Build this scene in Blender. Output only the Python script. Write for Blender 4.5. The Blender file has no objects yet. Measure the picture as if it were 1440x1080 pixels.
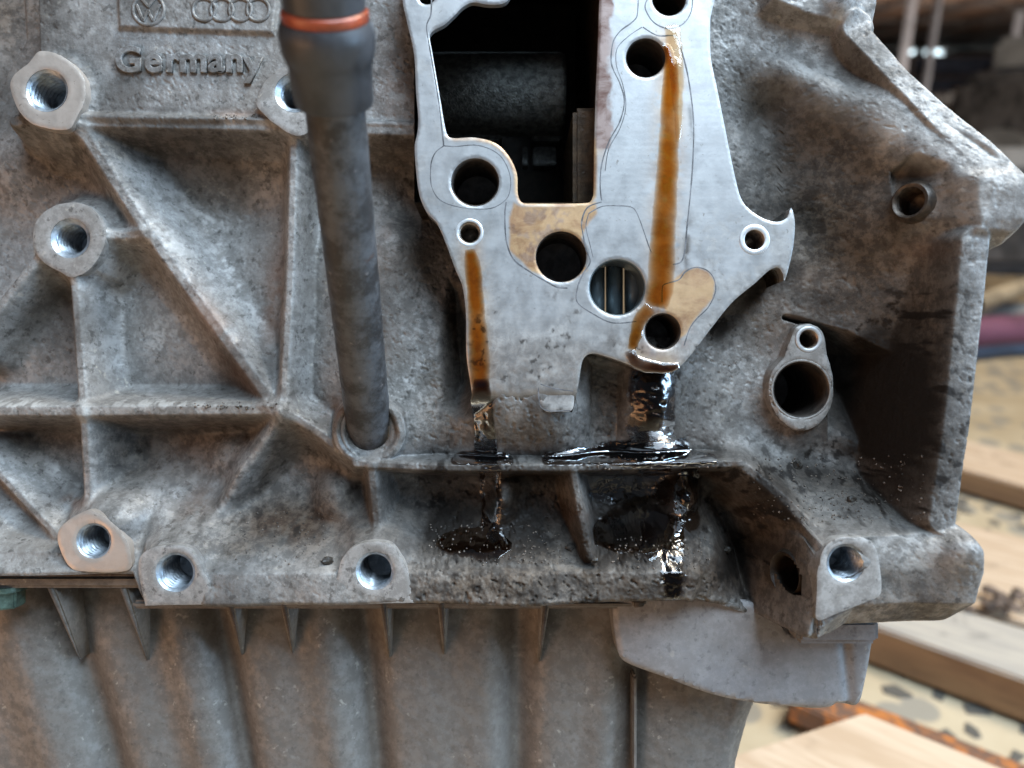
import bpy, bmesh, math, random
import numpy as np
from mathutils import Vector, Matrix
from mathutils.geometry import delaunay_2d_cdt
random.seed(7)
R = math.radians
scene = bpy.context.scene
COL = scene.collection

# ------------------------------------------------------------------ camera
PITCH = 18.0
CAM = Vector((0, 0, 0.45))
F = 1088.0            # focal length in photograph pixels (1440 wide)
D0 = 200.0            # mm from the lens to the machined face
FWD = Vector((0, math.cos(R(PITCH)), -math.sin(R(PITCH))))
UP = Vector((0, math.sin(R(PITCH)), math.cos(R(PITCH))))
cd = bpy.data.cameras.new("Camera"); cam = bpy.data.objects.new("Camera", cd); COL.objects.link(cam)
cam.location = CAM; cam.rotation_euler = (R(90 - PITCH), 0, 0)
cd.sensor_width = 36; cd.lens = 36 * F / 1440; cd.clip_start = 0.01; cd.clip_end = 200
cd.dof.use_dof = True; cd.dof.focus_distance = 0.208; cd.dof.aperture_fstop = 9.5
scene.camera = cam

# ------------------------------------------------------------------ light
w = bpy.data.worlds.new("World"); scene.world = w; w.use_nodes = True
bg = w.node_tree.nodes['Background']; bg.inputs[0].default_value = (0.52, 0.63, 0.78, 1); bg.inputs[1].default_value = 0.22
BLK = CAM + FWD * 0.2
def area(name, pos, target, size, size_y, power, color):
    l = bpy.data.lights.new(name, 'AREA'); l.shape = 'RECTANGLE'; l.size = size; l.size_y = size_y
    l.energy = power; l.color = color
    o = bpy.data.objects.new(name, l); COL.objects.link(o); o.location = pos
    o.rotation_euler = (Vector(target) - Vector(pos)).to_track_quat('-Z', 'Y').to_euler()
    return o
area('shed_opening_light', (0.50, -0.26, 1.62), BLK, 1.1, 0.8, 54.0, (0.64, 0.82, 1.0))
area('side_light', (1.3, -0.15, 0.75), BLK, 0.4, 0.7, 19.0, (0.45, 0.70, 1.0))
area('warm_side_light', (-1.2, -0.7, 0.12), BLK, 1.0, 0.6, 10.0, (1.0, 0.54, 0.27))
area('floor_fill_light', (1.3, 0.5, 2.6), (0.9, 0.7, 0.0), 0.8, 0.8, 75.0, (1.0, 0.86, 0.66))  # unseen lamp added overhead to brighten the floor and planks
area('roof_fill_light', (9, 14, 0.4), (9, 14, 4), 8.0, 14.0, 900.0, (1.0, 0.93, 0.85))  # unseen upward lamp added to brighten the roof underside
scene.view_settings.view_transform = 'Standard'; scene.view_settings.look = 'None'
scene.view_settings.exposure = 0.0; scene.view_settings.gamma = 1.0
scene.view_settings.use_curve_mapping = False

# ------------------------------------------------------------------ coordinates
# block frame, millimetres: X right, d away from the lens (0 = machined face), Z up
def W(px, py, d): s = (D0 + d) / F; return ((px - 720) * s, (540 - py) * s)
def V3(px, py, d): x, z = W(px, py, d); return Vector((x, d, z)) * 0.001
def floor_pt(px, py, h):
    a = (px - 720) / F; b = (540 - py) / F
    dr = Vector((a, 0, 0)) + FWD + UP * b
    t = (h - CAM.z) / dr.z
    return CAM + dr * t
def dist_pt(px, py, dist):
    a = (px - 720) / F; b = (540 - py) / F
    dr = Vector((a, 0, 0)) + FWD + UP * b
    return CAM + dr * (dist / dr.y)

# ------------------------------------------------------------------ numpy noise / sdf
def vnoise(x, z, scale, seed):
    rng = np.random.RandomState(seed); n = 256
    g = rng.rand(n, n)
    fx = x / scale + 1000.3; fz = z / scale + 1000.7
    ix = np.floor(fx).astype(int); iz = np.floor(fz).astype(int)
    tx = fx - ix; tz = fz - iz; tx = tx * tx * (3 - 2 * tx); tz = tz * tz * (3 - 2 * tz)
    a = g[ix % n, iz % n]; b = g[(ix + 1) % n, iz % n]; c = g[ix % n, (iz + 1) % n]; d = g[(ix + 1) % n, (iz + 1) % n]
    return (a * (1 - tx) + b * tx) * (1 - tz) + (c * (1 - tx) + d * tx) * tz
def fbm(x, z, scale, seed, octv=4, gain=0.55):
    s = 0; a = 1; t = 0
    for k in range(octv):
        c, q = math.cos(k * 0.9 + 0.3), math.sin(k * 0.9 + 0.3)
        s = s + a * vnoise(x * c - z * q, x * q + z * c, scale / 2 ** k, seed + k * 17); t += a; a *= gain
    return s / t
def sstep(a, b, v):
    t = np.clip((v - a) / (b - a), 0, 1); return t * t * (3 - 2 * t)
def smin(a, b, k):
    h = np.clip(0.5 + 0.5 * (b - a) / k, 0, 1); return b * (1 - h) + a * h - k * h * (1 - h)
def smax(a, b, k): return -smin(-a, -b, k)
def seg_dist(x, z, a, b):
    ax, az = a; bx, bz = b; dx, dz = bx - ax, bz - az
    t = np.clip(((x - ax) * dx + (z - az) * dz) / (dx * dx + dz * dz + 1e-9), 0, 1)
    return np.hypot(x - ax - t * dx, z - az - t * dz), t
def poly_sdf(x, z, pts):
    d = np.full(x.shape, 1e9); ins = np.zeros(x.shape, bool); n = len(pts)
    for i in range(n):
        a = pts[i]; b = pts[(i + 1) % n]
        dd, _ = seg_dist(x, z, a, b); d = np.minimum(d, dd)
        c = ((a[1] > z) != (b[1] > z)) & (x < (b[0] - a[0]) * (z - a[1]) / ((b[1] - a[1]) or 1e-9) + a[0])
        ins ^= c
    return np.where(ins, -d, d)
def catmull(pts, step, closed=True):
    P = [np.array(p, float) for p in pts]; n = len(P); out = []
    rng = range(n) if closed else range(n - 1)
    for i in rng:
        if closed: p0, p1, p2, p3 = P[i - 1], P[i], P[(i + 1) % n], P[(i + 2) % n]
        else: p0, p1, p2, p3 = P[max(i - 1, 0)], P[i], P[i + 1], P[min(i + 2, n - 1)]
        L = np.linalg.norm(p2 - p1); k = max(1, int(round(L / step)))
        if L < 1e-6: continue
        for j in range(k):
            t = j / k
            m1 = (p2 - p0) * 0.5 ; m2 = (p3 - p1) * 0.5
            # limit tangents so corners stay tidy
            for m in (m1, m2):
                q = np.linalg.norm(m)
                if q > L: m *= L / q
            t2, t3 = t * t, t ** 3
            out.append((2 * t3 - 3 * t2 + 1) * p1 + (t3 - 2 * t2 + t) * m1 + (-2 * t3 + 3 * t2) * p2 + (t3 - t2) * m2)
    if not closed: out.append(P[-1])
    return np.array(out)

# ------------------------------------------------------------------ the casting as a height function d(X, Z)
BASE = [  # (px, py, depth)
 # far left and left panels
 (-60,-60,30),(0,60,34),(0,230,27),(0,300,31),(0,450,27),(0,540,28),(0,650,27),(-40,760,10),
 (160,230,26),(260,240,24),(350,240,25),(250,300,30),(350,305,31),(250,325,28),(350,340,28),
 (200,400,27),(190,500,26),(300,520,25),(230,560,27),(340,560,26),(330,440,25),
 (60,480,27),(60,640,26),(180,640,27),(260,640,28),(330,640,27),(200,720,24),(230,740,18),
 (60,730,20),(40,785,9),(100,790,9),(180,795,9),
 (430,640,26),(400,690,25),(462,702,25),(460,650,24),(350,720,20),(420,735,17),(340,755,12),(480,755,12),(300,740,14),
 (250,850,3),(350,800,3.5),(450,800,3.5),(400,848,2.5),(600,800,3.5),(750,797,3),(880,797,3.5),(600,848,2.5),(880,846,3),
 # behind the tube and to the gasket face
 (430,100,16),(560,100,15),(450,240,24),(560,240,25),(570,300,27),(560,325,19),(480,330,20),(600,360,21),
 (440,450,22),(470,520,18),(560,450,16),(600,500,15),(630,420,21),(600,580,12),(560,640,11),(635,560,13),(640,625,12),
 # columns under the face
 (680,545,2.5),(680,575,4.5),(690,620,8),(730,555,2.5),(735,600,5.0),(780,550,2.5),(780,600,4.8),(800,620,9),(730,632,10),
 (845,540,13),(850,600,14),(880,620,13),(915,540,6),(920,600,7),(960,580,12),(1000,540,15),(1000,620,14),
 (1000,470,16),(1040,440,17),(1070,500,18),(1050,560,17),(1060,620,15),(1090,640,15),(1127,625,14),(1085,548,15),(1110,440,14),(1150,440,13),(1165,620,16),
 # pockets under the sill
 (570,690,20),(620,690,22),(650,700,22),(700,690,21),(740,700,20),(790,700,21),(850,690,22),(900,700,24),
 (970,690,22),(1010,690,24),(1040,700,27),
 (600,735,17),(640,760,11),(760,760,11),(700,775,7),(870,745,15),(900,770,8),(940,780,6),(1000,760,14),
 (960,830,5),(1000,845,8),(1020,800,14),(1060,760,24),(1080,800,26),(1100,850,22),(1060,855,14),(1090,880,16),
 # floor of the big recess
 (1060,655,10),(1120,690,6),(1130,650,16),(1180,745,-6),(1250,735,-8),(1330,735,-11),(1200,690,6),(1270,700,6),
 (1160,790,-11),(1300,790,-13),(1300,850,-12),
 # right wall, upper
 (1040,0,8),(1040,100,9),(1045,200,11),(1070,280,13),(1085,150,13),(1095,250,15),(1110,300,15),(1120,360,13),(1110,420,14),
 (1180,420,11),(1240,460,7),(1290,510,2),(1320,600,-4),(1200,340,9),(1150,280,9),(1170,200,6),(1230,260,2),(1325,300,-9),(1310,400,-2),(1260,350,2),(1330,350,-5),
 (1100,60,8),(1150,70,6.5),(1150,90,6.5),(1205,78,4.5),(1205,98,4.5),(1100,112,6),(1150,130,2.5),(1200,150,-0.5),(1250,180,-5),(1300,225,-9),(1340,265,-12.5),
 (1420,790,-11),(1420,870,-11),(1430,600,-11),(1500,300,-15),(1330,890,-11),(1110,0,5),(1200,20,3),(1235,20,4),(1250,108,-1),(1300,165,-7),(1350,225,-13),(1385,258,-15.5),
]
def _rbf(pts):
    X = np.array([W(*p) for p in pts]); d = np.array([p[2] for p in pts], float)
    r = np.hypot(X[:, None, 0] - X[None, :, 0], X[:, None, 1] - X[None, :, 1])
    A = np.sqrt(r * r + 45.0); n = len(pts)
    M = np.zeros((n + 1, n + 1)); M[:n, :n] = A - np.eye(n) * 0.15; M[:n, n] = 1; M[n, :n] = 1
    s = np.linalg.solve(M, np.append(d, 0)); return X, s
RX, RS = _rbf(BASE)
def plane3(p):   # depth plane through three (px,py,d)
    A = np.array([[*W(*q), 1.0] for q in p]); return np.linalg.solve(A, np.array([q[2] for q in p], float))
RIBS = [  # (points (px,py,d)...), half width mm, slope, fillet
 ([(20,170,13),(110,170,12),(350,176,11.5),(592,184,11.5)], 1.8, 4.0, 6),
 ([(118,188,12),(190,300,14),(290,440,15),(398,588,13)], 1.5, 1.7, 6),
 ([(414,185,12),(408,380,14),(398,585,12)], 1.1, 3.2, 6),
 ([(140,330,15),(215,331,15.5)], 1.1, 2.4, 6),
 ([(104,385,15),(112,500,15),(118,585,13),(125,720,15)], 1.1, 2.8, 6),
 ([(55,360,15),(0,430,15),(-40,490,15)], 1.0, 2.6, 5.5),
 ([(-40,578,12),(120,578,12),(392,576,12)], 1.6, 3.6, 5.5),
 ([(396,580,12),(345,660,15),(298,735,17)], 0.8, 2.4, 5),
 ([(400,578,12),(450,610,12),(500,650,9)], 1.0, 2.6, 5.5),
 ([(-30,640,16),(0,668,16),(78,752,12)], 0.8, 2.2, 5),
 ([(500,652,7),(620,658,5.5),(800,658,5),(1040,652,6)], 1.0, 6, 1.6),
 ([(522,655,7),(526,700,8),(530,740,9)], 1.1, 4, 3),
 ([(806,662,5),(816,720,5),(830,785,3)], 0.8, 5, 1.8),
 ([(1042,652,6),(1100,700,2),(1150,750,-6)], 1.2, 2.5, 3),
 # gearbox flange rim
 ([(1372,340,-15),(1364,430,-14),(1346,600,-14),(1326,730,-13)], 5.2, 5, 2.5),
 ([(1206,36,1),(1420,256,-16)], 6.0, 5, 1.6),
 ([(1320,285,-8),(1380,288,-14),(1470,285,-18)], 6.0, 1.3, 6),
]
PADS = [  # polygon (px,py) at depth, plane or const, slope, blend
 ([(52,-80),(50,0),(52,70),(70,120),(100,150),(110,172),(592,178),(592,-80)], 12.5, 12.5, 5, 2.5),
 ([(160,-80),(165,40),(385,48),(400,-80)], 11.3, 11.3, 3, 1),
 # bottom flange
 ([(285,803),(960,801),(985,812),(970,870),(285,870)], 2.5, 2.5, 3, 3),
 ([(-60,770),(195,775),(195,830),(-60,830)], 9, 9, 2, 3),
 # lower right mounting block
 ([(1152,768),(1190,752),(1345,742),(1380,790),(1375,900),(1130,905),(1140,850)], -12, -12, 5, 3),
 # horn at the top right
 ([(1365,250),(1395,246),(1480,240),(1480,318),(1415,330),(1372,325)], -15, -16, 1.8, 5),
 # thin plate top right
 ([(1085,-60),(1085,0),(1130,18),(1215,48),(1290,50),(1290,-60)], 2, 2, 3, 2),
]
CARVES = [
 ([(-200,-120),(50,-120),(45,0),(48,60),(20,110),(10,150),(-200,150)], 34, 34, 3, 3),
 # big recess beside the pierced lug
 ([(1128,441),(1150,446),(1210,466),(1262,500),(1305,560),(1332,640),(1332,700),(1290,716),(1220,700),(1185,640),(1182,590),(1186,530),(1178,470),(1160,452)],
   2, [(1200,470,44),(1300,480,44),(1250,715,0)], 11, 3.5),
 # shadowed hollow round the side thread
 ([(1256,240),(1270,235),(1288,255),(1294,290),(1288,315),(1264,318),(1252,285)], -3, 4, 3.0, 2.0),
 # groove beside the face's lower left edge
 ([(625,380),(648,400),(655,450),(656,540),(640,560),(630,480)], 14, 24, 2.0, 3),
 # notch under the face
 ([(826,500),(884,516),(884,640),(826,640)], 6, 14, 3, 3),
 # slot under the diagonal flange
 ([(1236,93),(1246,95),(1372,230),(1373,244),(1362,244),(1238,108)], -5, [(1240,96,1.0),(1366,238,-12.0),(1180,150,1.0)], 2.2, 1.5),
]
BOSS_SEATS = [  # cast seats that the bolt bosses grow out of
 ([(14,120),(20,104),(40,88),(54,72),(72,73),(92,82),(110,98),(119,116),(118,142),(106,168),(96,181),(72,181),(42,172),(24,152)], 9),
 ([(46,335),(50,312),(66,295),(88,286),(115,286),(136,300),(147,322),(146,345),(128,376),(102,390),(84,382),(60,368),(48,352)], 14),
 ([(80,758),(88,738),(118,719),(130,719),(150,730),(166,744),(181,770),(180,802),(108,803),(92,790)], 7),
 ([(194,800),(198,782),(214,771),(240,767),(262,771),(278,786),(286,805),(296,818),(306,852),(203,854)], 1.6),
 ([(474,812),(480,788),(496,770),(522,762),(548,766),(562,782),(574,806),(583,851),(462,854)], 1.6),
 ([(362,150),(366,126),(384,102),(410,92),(440,96),(458,120),(456,165),(424,190),(398,182)], 9),
]
for _o, _d in BOSS_SEATS: PADS.append((_o, _d, _d + 2.2, 1.9, 3.5))
BUMPS = [(462,700,14,6.6,10),(320,640,22,7,3),(213,700,18,8,8),(706,690,12,4.2,8),(706,718,10,4.2,6),(968,702,11,5,9),(1185,2,1,4.6,3)]
def depth(x, z, rough=True):
    d = np.full(x.shape, RS[-1])
    for (cx, cz), s in zip(RX, RS[:-1]): d += s * np.sqrt((x - cx) ** 2 + (z - cz) ** 2 + 45.0)
    for poly, pe, fl, sl, k in CARVES:
        P = [W(a, b, pe) for a, b in poly]; sd = poly_sdf(x, z, P)
        if isinstance(fl, list): c = plane3(fl); f = c[0] * x + c[1] * z + c[2]
        else: f = fl
        q = f - sl * np.maximum(sd + 2.0, 0)
        d = smax(d, q, k)
    for poly, pe, tp, sl, k in PADS:
        P = [W(a, b, pe) for a, b in poly]; sd = poly_sdf(x, z, P)
        q = tp + sl * (np.sqrt(np.maximum(sd + 1.0, 0) ** 2 + 1.0) - 1.0)
        d = smin(d, q, k)
    for pts, hw, sl, k in RIBS:
        bd = None
        for a, b in zip(pts[:-1], pts[1:]):
            dd, t = seg_dist(x, z, W(*a), W(*b)); top = a[2] + (b[2] - a[2]) * t
            if bd is None: bd = dd; bt = top
            else: bt = np.where(dd < bd, top, bt); bd = np.minimum(dd, bd)
        tt = np.maximum(bd - hw * 0.6, 0)
        best = bt + sl * (np.sqrt(tt * tt + 1.1) - 1.05)
        d = smin(d, best, k)
    for px, py, dp, r, h in BUMPS:
        cx, cz = W(px, py, dp); rr = np.hypot(x - cx, z - cz) / r
        d = d - h * (0.45 * np.exp(-(rr ** 2) * 1.6) + 0.55 * np.exp(-(rr ** 4)))
    # socket of the dipstick tube
    cx, cz = W(522, 604, 12); rr = np.hypot(x - cx, (z - cz) * 1.05) + 0.9 * (fbm(x, z, 7, 91, 2) - 0.5)
    cone = 7.5 + 0.55 * np.abs(rr - 8.6) + 3.2 * np.maximum(rr - 9.8, 0) + np.where(rr < 8, 0.55 * (8 - rr), 0)
    d = smin(d, cone, 1.6)
    d = d + 0.6 * np.exp(-((rr - 7.0) / 0.5) ** 2) * (z < cz + 6)
    if rough:
        amp = 0.20 + 0.85 * fbm(x, z, 22, 5, 2)
        d = d + 0.3 * (fbm(x, z, 18, 11, 2) - 0.5)
        amp = amp * (0.45 + 0.75 * sstep(-45, -15, x)) * (1 - 0.45 * sstep(45, 70, x)); amp = amp + 0.7 * sstep(-20, -32, z) * sstep(-35, -20, x) * sstep(75, 55, x)
        d = d + amp * 0.55 * (fbm(x, z, 1.3, 23, 3, 0.7) - 0.5)
        pit = fbm(x, z, 1.3, 77, 2); d = d + 0.4 * sstep(0.68, 0.8, pit) * amp
    return d

# ------------------------------------------------------------------ object helpers
def new_mesh_obj(name, verts, faces, mat, parent=None, smooth=True, attrs=None):
    me = bpy.data.meshes.new(name)
    if isinstance(verts, np.ndarray):
        faces = np.asarray(faces)
        me.vertices.add(len(verts)); me.vertices.foreach_set('co', verts.astype(np.float32).ravel())
        k = faces.shape[1]; me.loops.add(faces.size); me.loops.foreach_set('vertex_index', faces.astype(np.int32).ravel())
        me.polygons.add(len(faces)); me.polygons.foreach_set('loop_start', np.arange(0, faces.size, k, dtype=np.int32))
        me.polygons.foreach_set('loop_total', np.full(len(faces), k, dtype=np.int32)); me.update(calc_edges=True)
    else:
        me.from_pydata([tuple(v) for v in verts], [], [tuple(f) for f in faces]); me.update()
    if smooth: me.polygons.foreach_set('use_smooth', np.ones(len(me.polygons), bool))
    if attrs:
        for k, v in attrs.items():
            a = me.attributes.new(k, 'FLOAT', 'POINT'); a.data.foreach_set('value', np.asarray(v, np.float32).ravel())
    if mat: me.materials.append(mat)
    o = bpy.data.objects.new(name, me); COL.objects.link(o)
    if parent: o.parent = parent
    return o
def bm_obj(name, bm, mat, parent=None, smooth=False):
    bmesh.ops.recalc_face_normals(bm, faces=bm.faces)
    me = bpy.data.meshes.new(name); bm.to_mesh(me); bm.free()
    if smooth: me.polygons.foreach_set('use_smooth', np.ones(len(me.polygons), bool))
    if mat: me.materials.append(mat)
    o = bpy.data.objects.new(name, me); COL.objects.link(o)
    if parent: o.parent = parent
    return o
def empty(name, loc=(0, 0, 0), rot=(0, 0, 0)):
    o = bpy.data.objects.new(name, None); COL.objects.link(o); o.location = loc; o.rotation_euler = rot; o.empty_display_size = 0.02
    return o
def tag(o, label=None, cat=None, group=None, kind=None):
    if label: o['label'] = label
    if cat: o['category'] = cat
    if group: o['group'] = group
    if kind: o['kind'] = kind
    return o
def block_frame(o): o.location = BLK; o.rotation_euler = (R(-PITCH), 0, 0); return o
def sharpen(o, deg=35):
    me = o.data; bm = bmesh.new(); bm.from_mesh(me)
    for e in bm.edges: e.smooth = not (len(e.link_faces) == 2 and e.calc_face_angle(0) > R(deg))
    for f in bm.faces: f.smooth = True
    bm.to_mesh(me); bm.free()

# ------------------------------------------------------------------ materials
class NT:
    def __init__(s, name):
        s.m = bpy.data.materials.new(name); s.m.use_nodes = True; s.t = s.m.node_tree; s.n = s.t.nodes
        s.b = s.n['Principled BSDF']; s.tc = s.n.new('ShaderNodeTexCoord')
    def link(s, a, b): s.t.links.new(a, b)
    def val(s, inp, v):
        if hasattr(v, 'default_value') or hasattr(v, 'is_output'): s.link(v, inp)
        else: inp.default_value = v
    def noise(s, scale, detail=5, rough=0.6, dist=0.0, vec=None):
        n = s.n.new('ShaderNodeTexNoise'); n.inputs['Scale'].default_value = scale; n.inputs['Detail'].default_value = detail
        n.inputs['Roughness'].default_value = rough; n.inputs['Distortion'].default_value = dist
        s.link(vec or s.tc.outputs['Object'], n.inputs['Vector']); return n.outputs['Fac']
    def vor(s, scale, feature='F1', out='Distance'):
        n = s.n.new('ShaderNodeTexVoronoi'); n.inputs['Scale'].default_value = scale; n.feature = feature
        s.link(s.tc.outputs['Object'], n.inputs['Vector']); return n.outputs[out]
    def ramp(s, f, lo, hi, a=0.0, b=1.0):
        n = s.n.new('ShaderNodeMapRange'); n.interpolation_type = 'SMOOTHSTEP'; s.link(f, n.inputs[0])
        n.inputs[1].default_value = lo; n.inputs[2].default_value = hi; n.inputs[3].default_value = a; n.inputs[4].default_value = b
        return n.outputs[0]
    def math(s, op, a, b=0.0):
        n = s.n.new('ShaderNodeMath'); n.operation = op; s.val(n.inputs[0], a); s.val(n.inputs[1], b); return n.outputs[0]
    def mix(s, f, a, b):
        n = s.n.new('ShaderNodeMix'); n.data_type = 'RGBA'; s.val(n.inputs[0], f)
        s.val(n.inputs[6], a if not isinstance(a, tuple) else (*a, 1)); s.val(n.inputs[7], b if not isinstance(b, tuple) else (*b, 1)); return n.outputs[2]
    def attr(s, name):
        n = s.n.new('ShaderNodeAttribute'); n.attribute_name = name; return n.outputs['Fac']
    def bump(s, h, strength, dist, prev=None):
        n = s.n.new('ShaderNodeBump'); n.inputs['Strength'].default_value = strength; n.inputs['Distance'].default_value = dist
        s.link(h, n.inputs['Height'])
        if prev: s.link(prev, n.inputs['Normal'])
        return n.outputs[0]
    def set(s, **k):
        names = dict(color='Base Color', metal='Metallic', rough='Roughness', normal='Normal', coat='Coat Weight', coatr='Coat Roughness', spec='Specular IOR Level', emit='Emission Color', emits='Emission Strength', trans='Transmission Weight', ior='IOR')
        for a, v in k.items():
            if isinstance(v, tuple): v = (*v, 1)
            s.val(s.b.inputs[names[a]], v)
        return s.m

def cast_material(name, light=(0.315, 0.303, 0.290), dark=(0.165, 0.155, 0.145), grain=1.0, masks=True, pits=0.55):
    t = NT(name)
    big = t.ramp(t.noise(45, 7, 0.7, 0.1), 0.38, 0.64)
    mid = t.ramp(t.noise(300, 6, 0.75, 0.0), 0.40, 0.62)
    c = t.mix(t.math('MULTIPLY', mid, 0.75), dark, light)
    c = t.mix(t.math('MULTIPLY', big, 0.40), c, (0.14, 0.12, 0.10))
    chip = t.ramp(t.noise(420, 3, 0.6, 0.2), 0.62, 0.70)
    chip = t.math('MULTIPLY', chip, t.ramp(t.noise(60, 3), 0.45, 0.6))
    c = t.mix(t.math('MULTIPLY', chip, 0.5), c, (0.42, 0.38, 0.32))
    pit = t.ramp(t.noise(430, 4, 0.6, 0.1), 0.585, 0.66)
    c = t.mix(t.math('MULTIPLY', pit, pits), c, (0.028, 0.023, 0.019))
    rough = t.ramp(mid, 0, 1, 0.70, 0.56)
    coat = 0.0
    if masks:
        pale, rust, grime_shade, oil, soil_shade = (t.attr(k) for k in ('pale', 'rust', 'grime_shade', 'oil', 'soil_shade'))
        c = t.mix(t.math('MULTIPLY', soil_shade, 0.92), c, t.mix(mid, (0.042, 0.030, 0.021), (0.165, 0.122, 0.087)))
        c = t.mix(pale, c, (0.50, 0.48, 0.45))
        c = t.mix(rust, c, t.mix(t.noise(300, 3), (0.09, 0.030, 0.010), (0.20, 0.085, 0.03)))
        c = t.mix(grime_shade, c, (0.010, 0.007, 0.005))
        c = t.mix(oil, c, (0.010, 0.006, 0.004))
        rough = t.mix(oil, rough, (0.10, 0.10, 0.10)); coat = oil
        t.link(t.ramp(t.math('MAXIMUM', soil_shade, grime_shade), 0, 1, 0.5, 0.22), t.b.inputs['Specular IOR Level'])
        metal = t.math('MULTIPLY', t.math('SUBTRACT', 1.0, t.math('MAXIMUM', t.math('MAXIMUM', t.math('MAXIMUM', grime_shade, soil_shade), rust), t.math('MAXIMUM', oil, pale))), 0.35)
    else: metal = 0.3
    b1 = t.bump(t.noise(900, 4, 0.7), 0.4 * grain, 0.0003)
    b2 = t.bump(t.noise(330, 3, 0.6), 0.4 * grain, 0.0006, b1)
    return t.set(color=c, rough=rough, metal=metal, normal=b2, coat=coat, coatr=0.06)
M_CAST = cast_material('cast_iron')
M_PAN = cast_material('pan_aluminium', (0.20, 0.178, 0.158), (0.135, 0.116, 0.10), 0.15, masks=False, pits=0.25)

def machined_material(name, tint=(0.335, 0.335, 0.335), masks=True):
    t = NT(name)
    c = t.mix(t.ramp(t.noise(120, 6, 0.7, 0.5), 0.35, 0.65), tuple(v * 0.82 for v in tint), tint)
    sp = t.ramp(t.noise(900, 3, 0.6, 0.6), 0.62, 0.70)
    sp = t.math('MULTIPLY', sp, t.ramp(t.noise(90, 3), 0.42, 0.6))
    c = t.mix(t.math('MULTIPLY', sp, 0.6), c, (0.12, 0.10, 0.08))
    mp = t.n.new('ShaderNodeMapping'); mp.inputs['Scale'].default_value = (0.15, 1, 1); mp.inputs['Rotation'].default_value = (0, R(4), 0)
    t.link(t.tc.outputs['Object'], mp.inputs[0])
    wv = t.n.new('ShaderNodeTexWave'); wv.bands_direction = 'Z'; wv.inputs['Scale'].default_value = 190; wv.inputs['Distortion'].default_value = 1.5
    wv.inputs['Detail'].default_value = 1; t.link(mp.outputs[0], wv.inputs['Vector'])
    streak = t.noise(700, 3, 0.5, 0, mp.outputs[0])
    rough = t.ramp(t.noise(200, 4), 0.3, 0.7, 0.34, 0.55); metal = 0.45
    if masks:
        am, br, dk, rg = (t.attr(k) for k in ('amber', 'brown', 'dark', 'scuff'))
        grey = t.mix(t.ramp(t.noise(420, 5, 0.7, 0.4), 0.35, 0.7), (0.25, 0.235, 0.22), (0.42, 0.40, 0.375))
        c = t.mix(rg, c, grey)
        mpv = t.n.new('ShaderNodeMapping'); mpv.inputs['Scale'].default_value = (0.7, 1, 0.9); mpv.inputs['Rotation'].default_value = (0, R(38), 0); t.link(t.tc.outputs['Object'], mpv.inputs[0])
        var = t.ramp(t.noise(150, 6, 0.68, 0.5, mpv.outputs[0]), 0.36, 0.62)
        c = t.mix(am, c, t.mix(var, (0.24, 0.115, 0.04), (0.42, 0.26, 0.12)))
        c = t.mix(br, c, t.mix(var, (0.085, 0.035, 0.022), (0.23, 0.17, 0.15)))
        c = t.mix(dk, c, (0.012, 0.008, 0.005))
        metal = t.math('MULTIPLY', t.math('SUBTRACT', 1.0, t.math('MAXIMUM', dk, t.math('MULTIPLY', t.math('MAXIMUM', am, br), 0.5))), 0.55)
        rough = t.mix(dk, rough, (0.12, 0.12, 0.12))
    b1 = t.bump(wv.outputs['Fac'], 0.04, 0.00006)
    b2 = t.bump(streak, 0.10, 0.0001, b1)
    b3 = t.bump(t.noise(1000, 3), 0.2, 0.0001, b2)
    return t.set(color=c, rough=rough, metal=metal, normal=b3)
M_FACE = machined_material('machined_face')
M_BOSS = machined_material('machined_boss', (0.40, 0.345, 0.30), masks=False)
M_LUG = machined_material('machined_lug', (0.50, 0.50, 0.50), masks=False)

def simple(name, color, rough=0.5, metal=0.0, var=0.35, scale=200, bump=0.3, bd=0.0003, coat=0.0, spec=0.5):
    t = NT(name)
    c = t.mix(t.ramp(t.noise(scale, 5, 0.65, 0.4), 0.35, 0.65), tuple(v * (1 - var) for v in color), tuple(min(1, v * (1 + var)) for v in color))
    r = t.ramp(t.noise(scale * 1.7, 3), 0.3, 0.7, max(0.03, rough - 0.1), min(1, rough + 0.1))
    return t.set(color=c, rough=r, metal=metal, normal=t.bump(t.noise(scale * 3, 4), bump, bd), coat=coat, spec=spec)
M_THREAD = simple('threaded_steel', (0.30, 0.33, 0.36), 0.42, 0.7, 0.3, 400, 0.2, 0.00005)
M_THREAD_DULL = simple('threaded_dull', (0.24, 0.19, 0.15), 0.4, 0.6, 0.5, 400, 0.2, 0.0001)
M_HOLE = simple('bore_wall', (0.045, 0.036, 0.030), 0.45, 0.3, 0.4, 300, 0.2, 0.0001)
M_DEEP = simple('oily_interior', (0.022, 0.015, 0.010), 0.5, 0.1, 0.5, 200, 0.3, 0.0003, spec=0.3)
M_BROWNWALL = simple('brown_wall', (0.11, 0.065, 0.032), 0.5, 0.2, 0.4, 300, 0.6, 0.0004)
M_CRANK = simple('oily_cast', (0.10, 0.105, 0.10), 0.42, 0.5, 0.5, 500, 0.8, 0.0006)
M_STEEL = simple('bright_steel', (0.13, 0.155, 0.165), 0.4, 0.6, 0.15, 150, 0.1, 0.0001)

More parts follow.
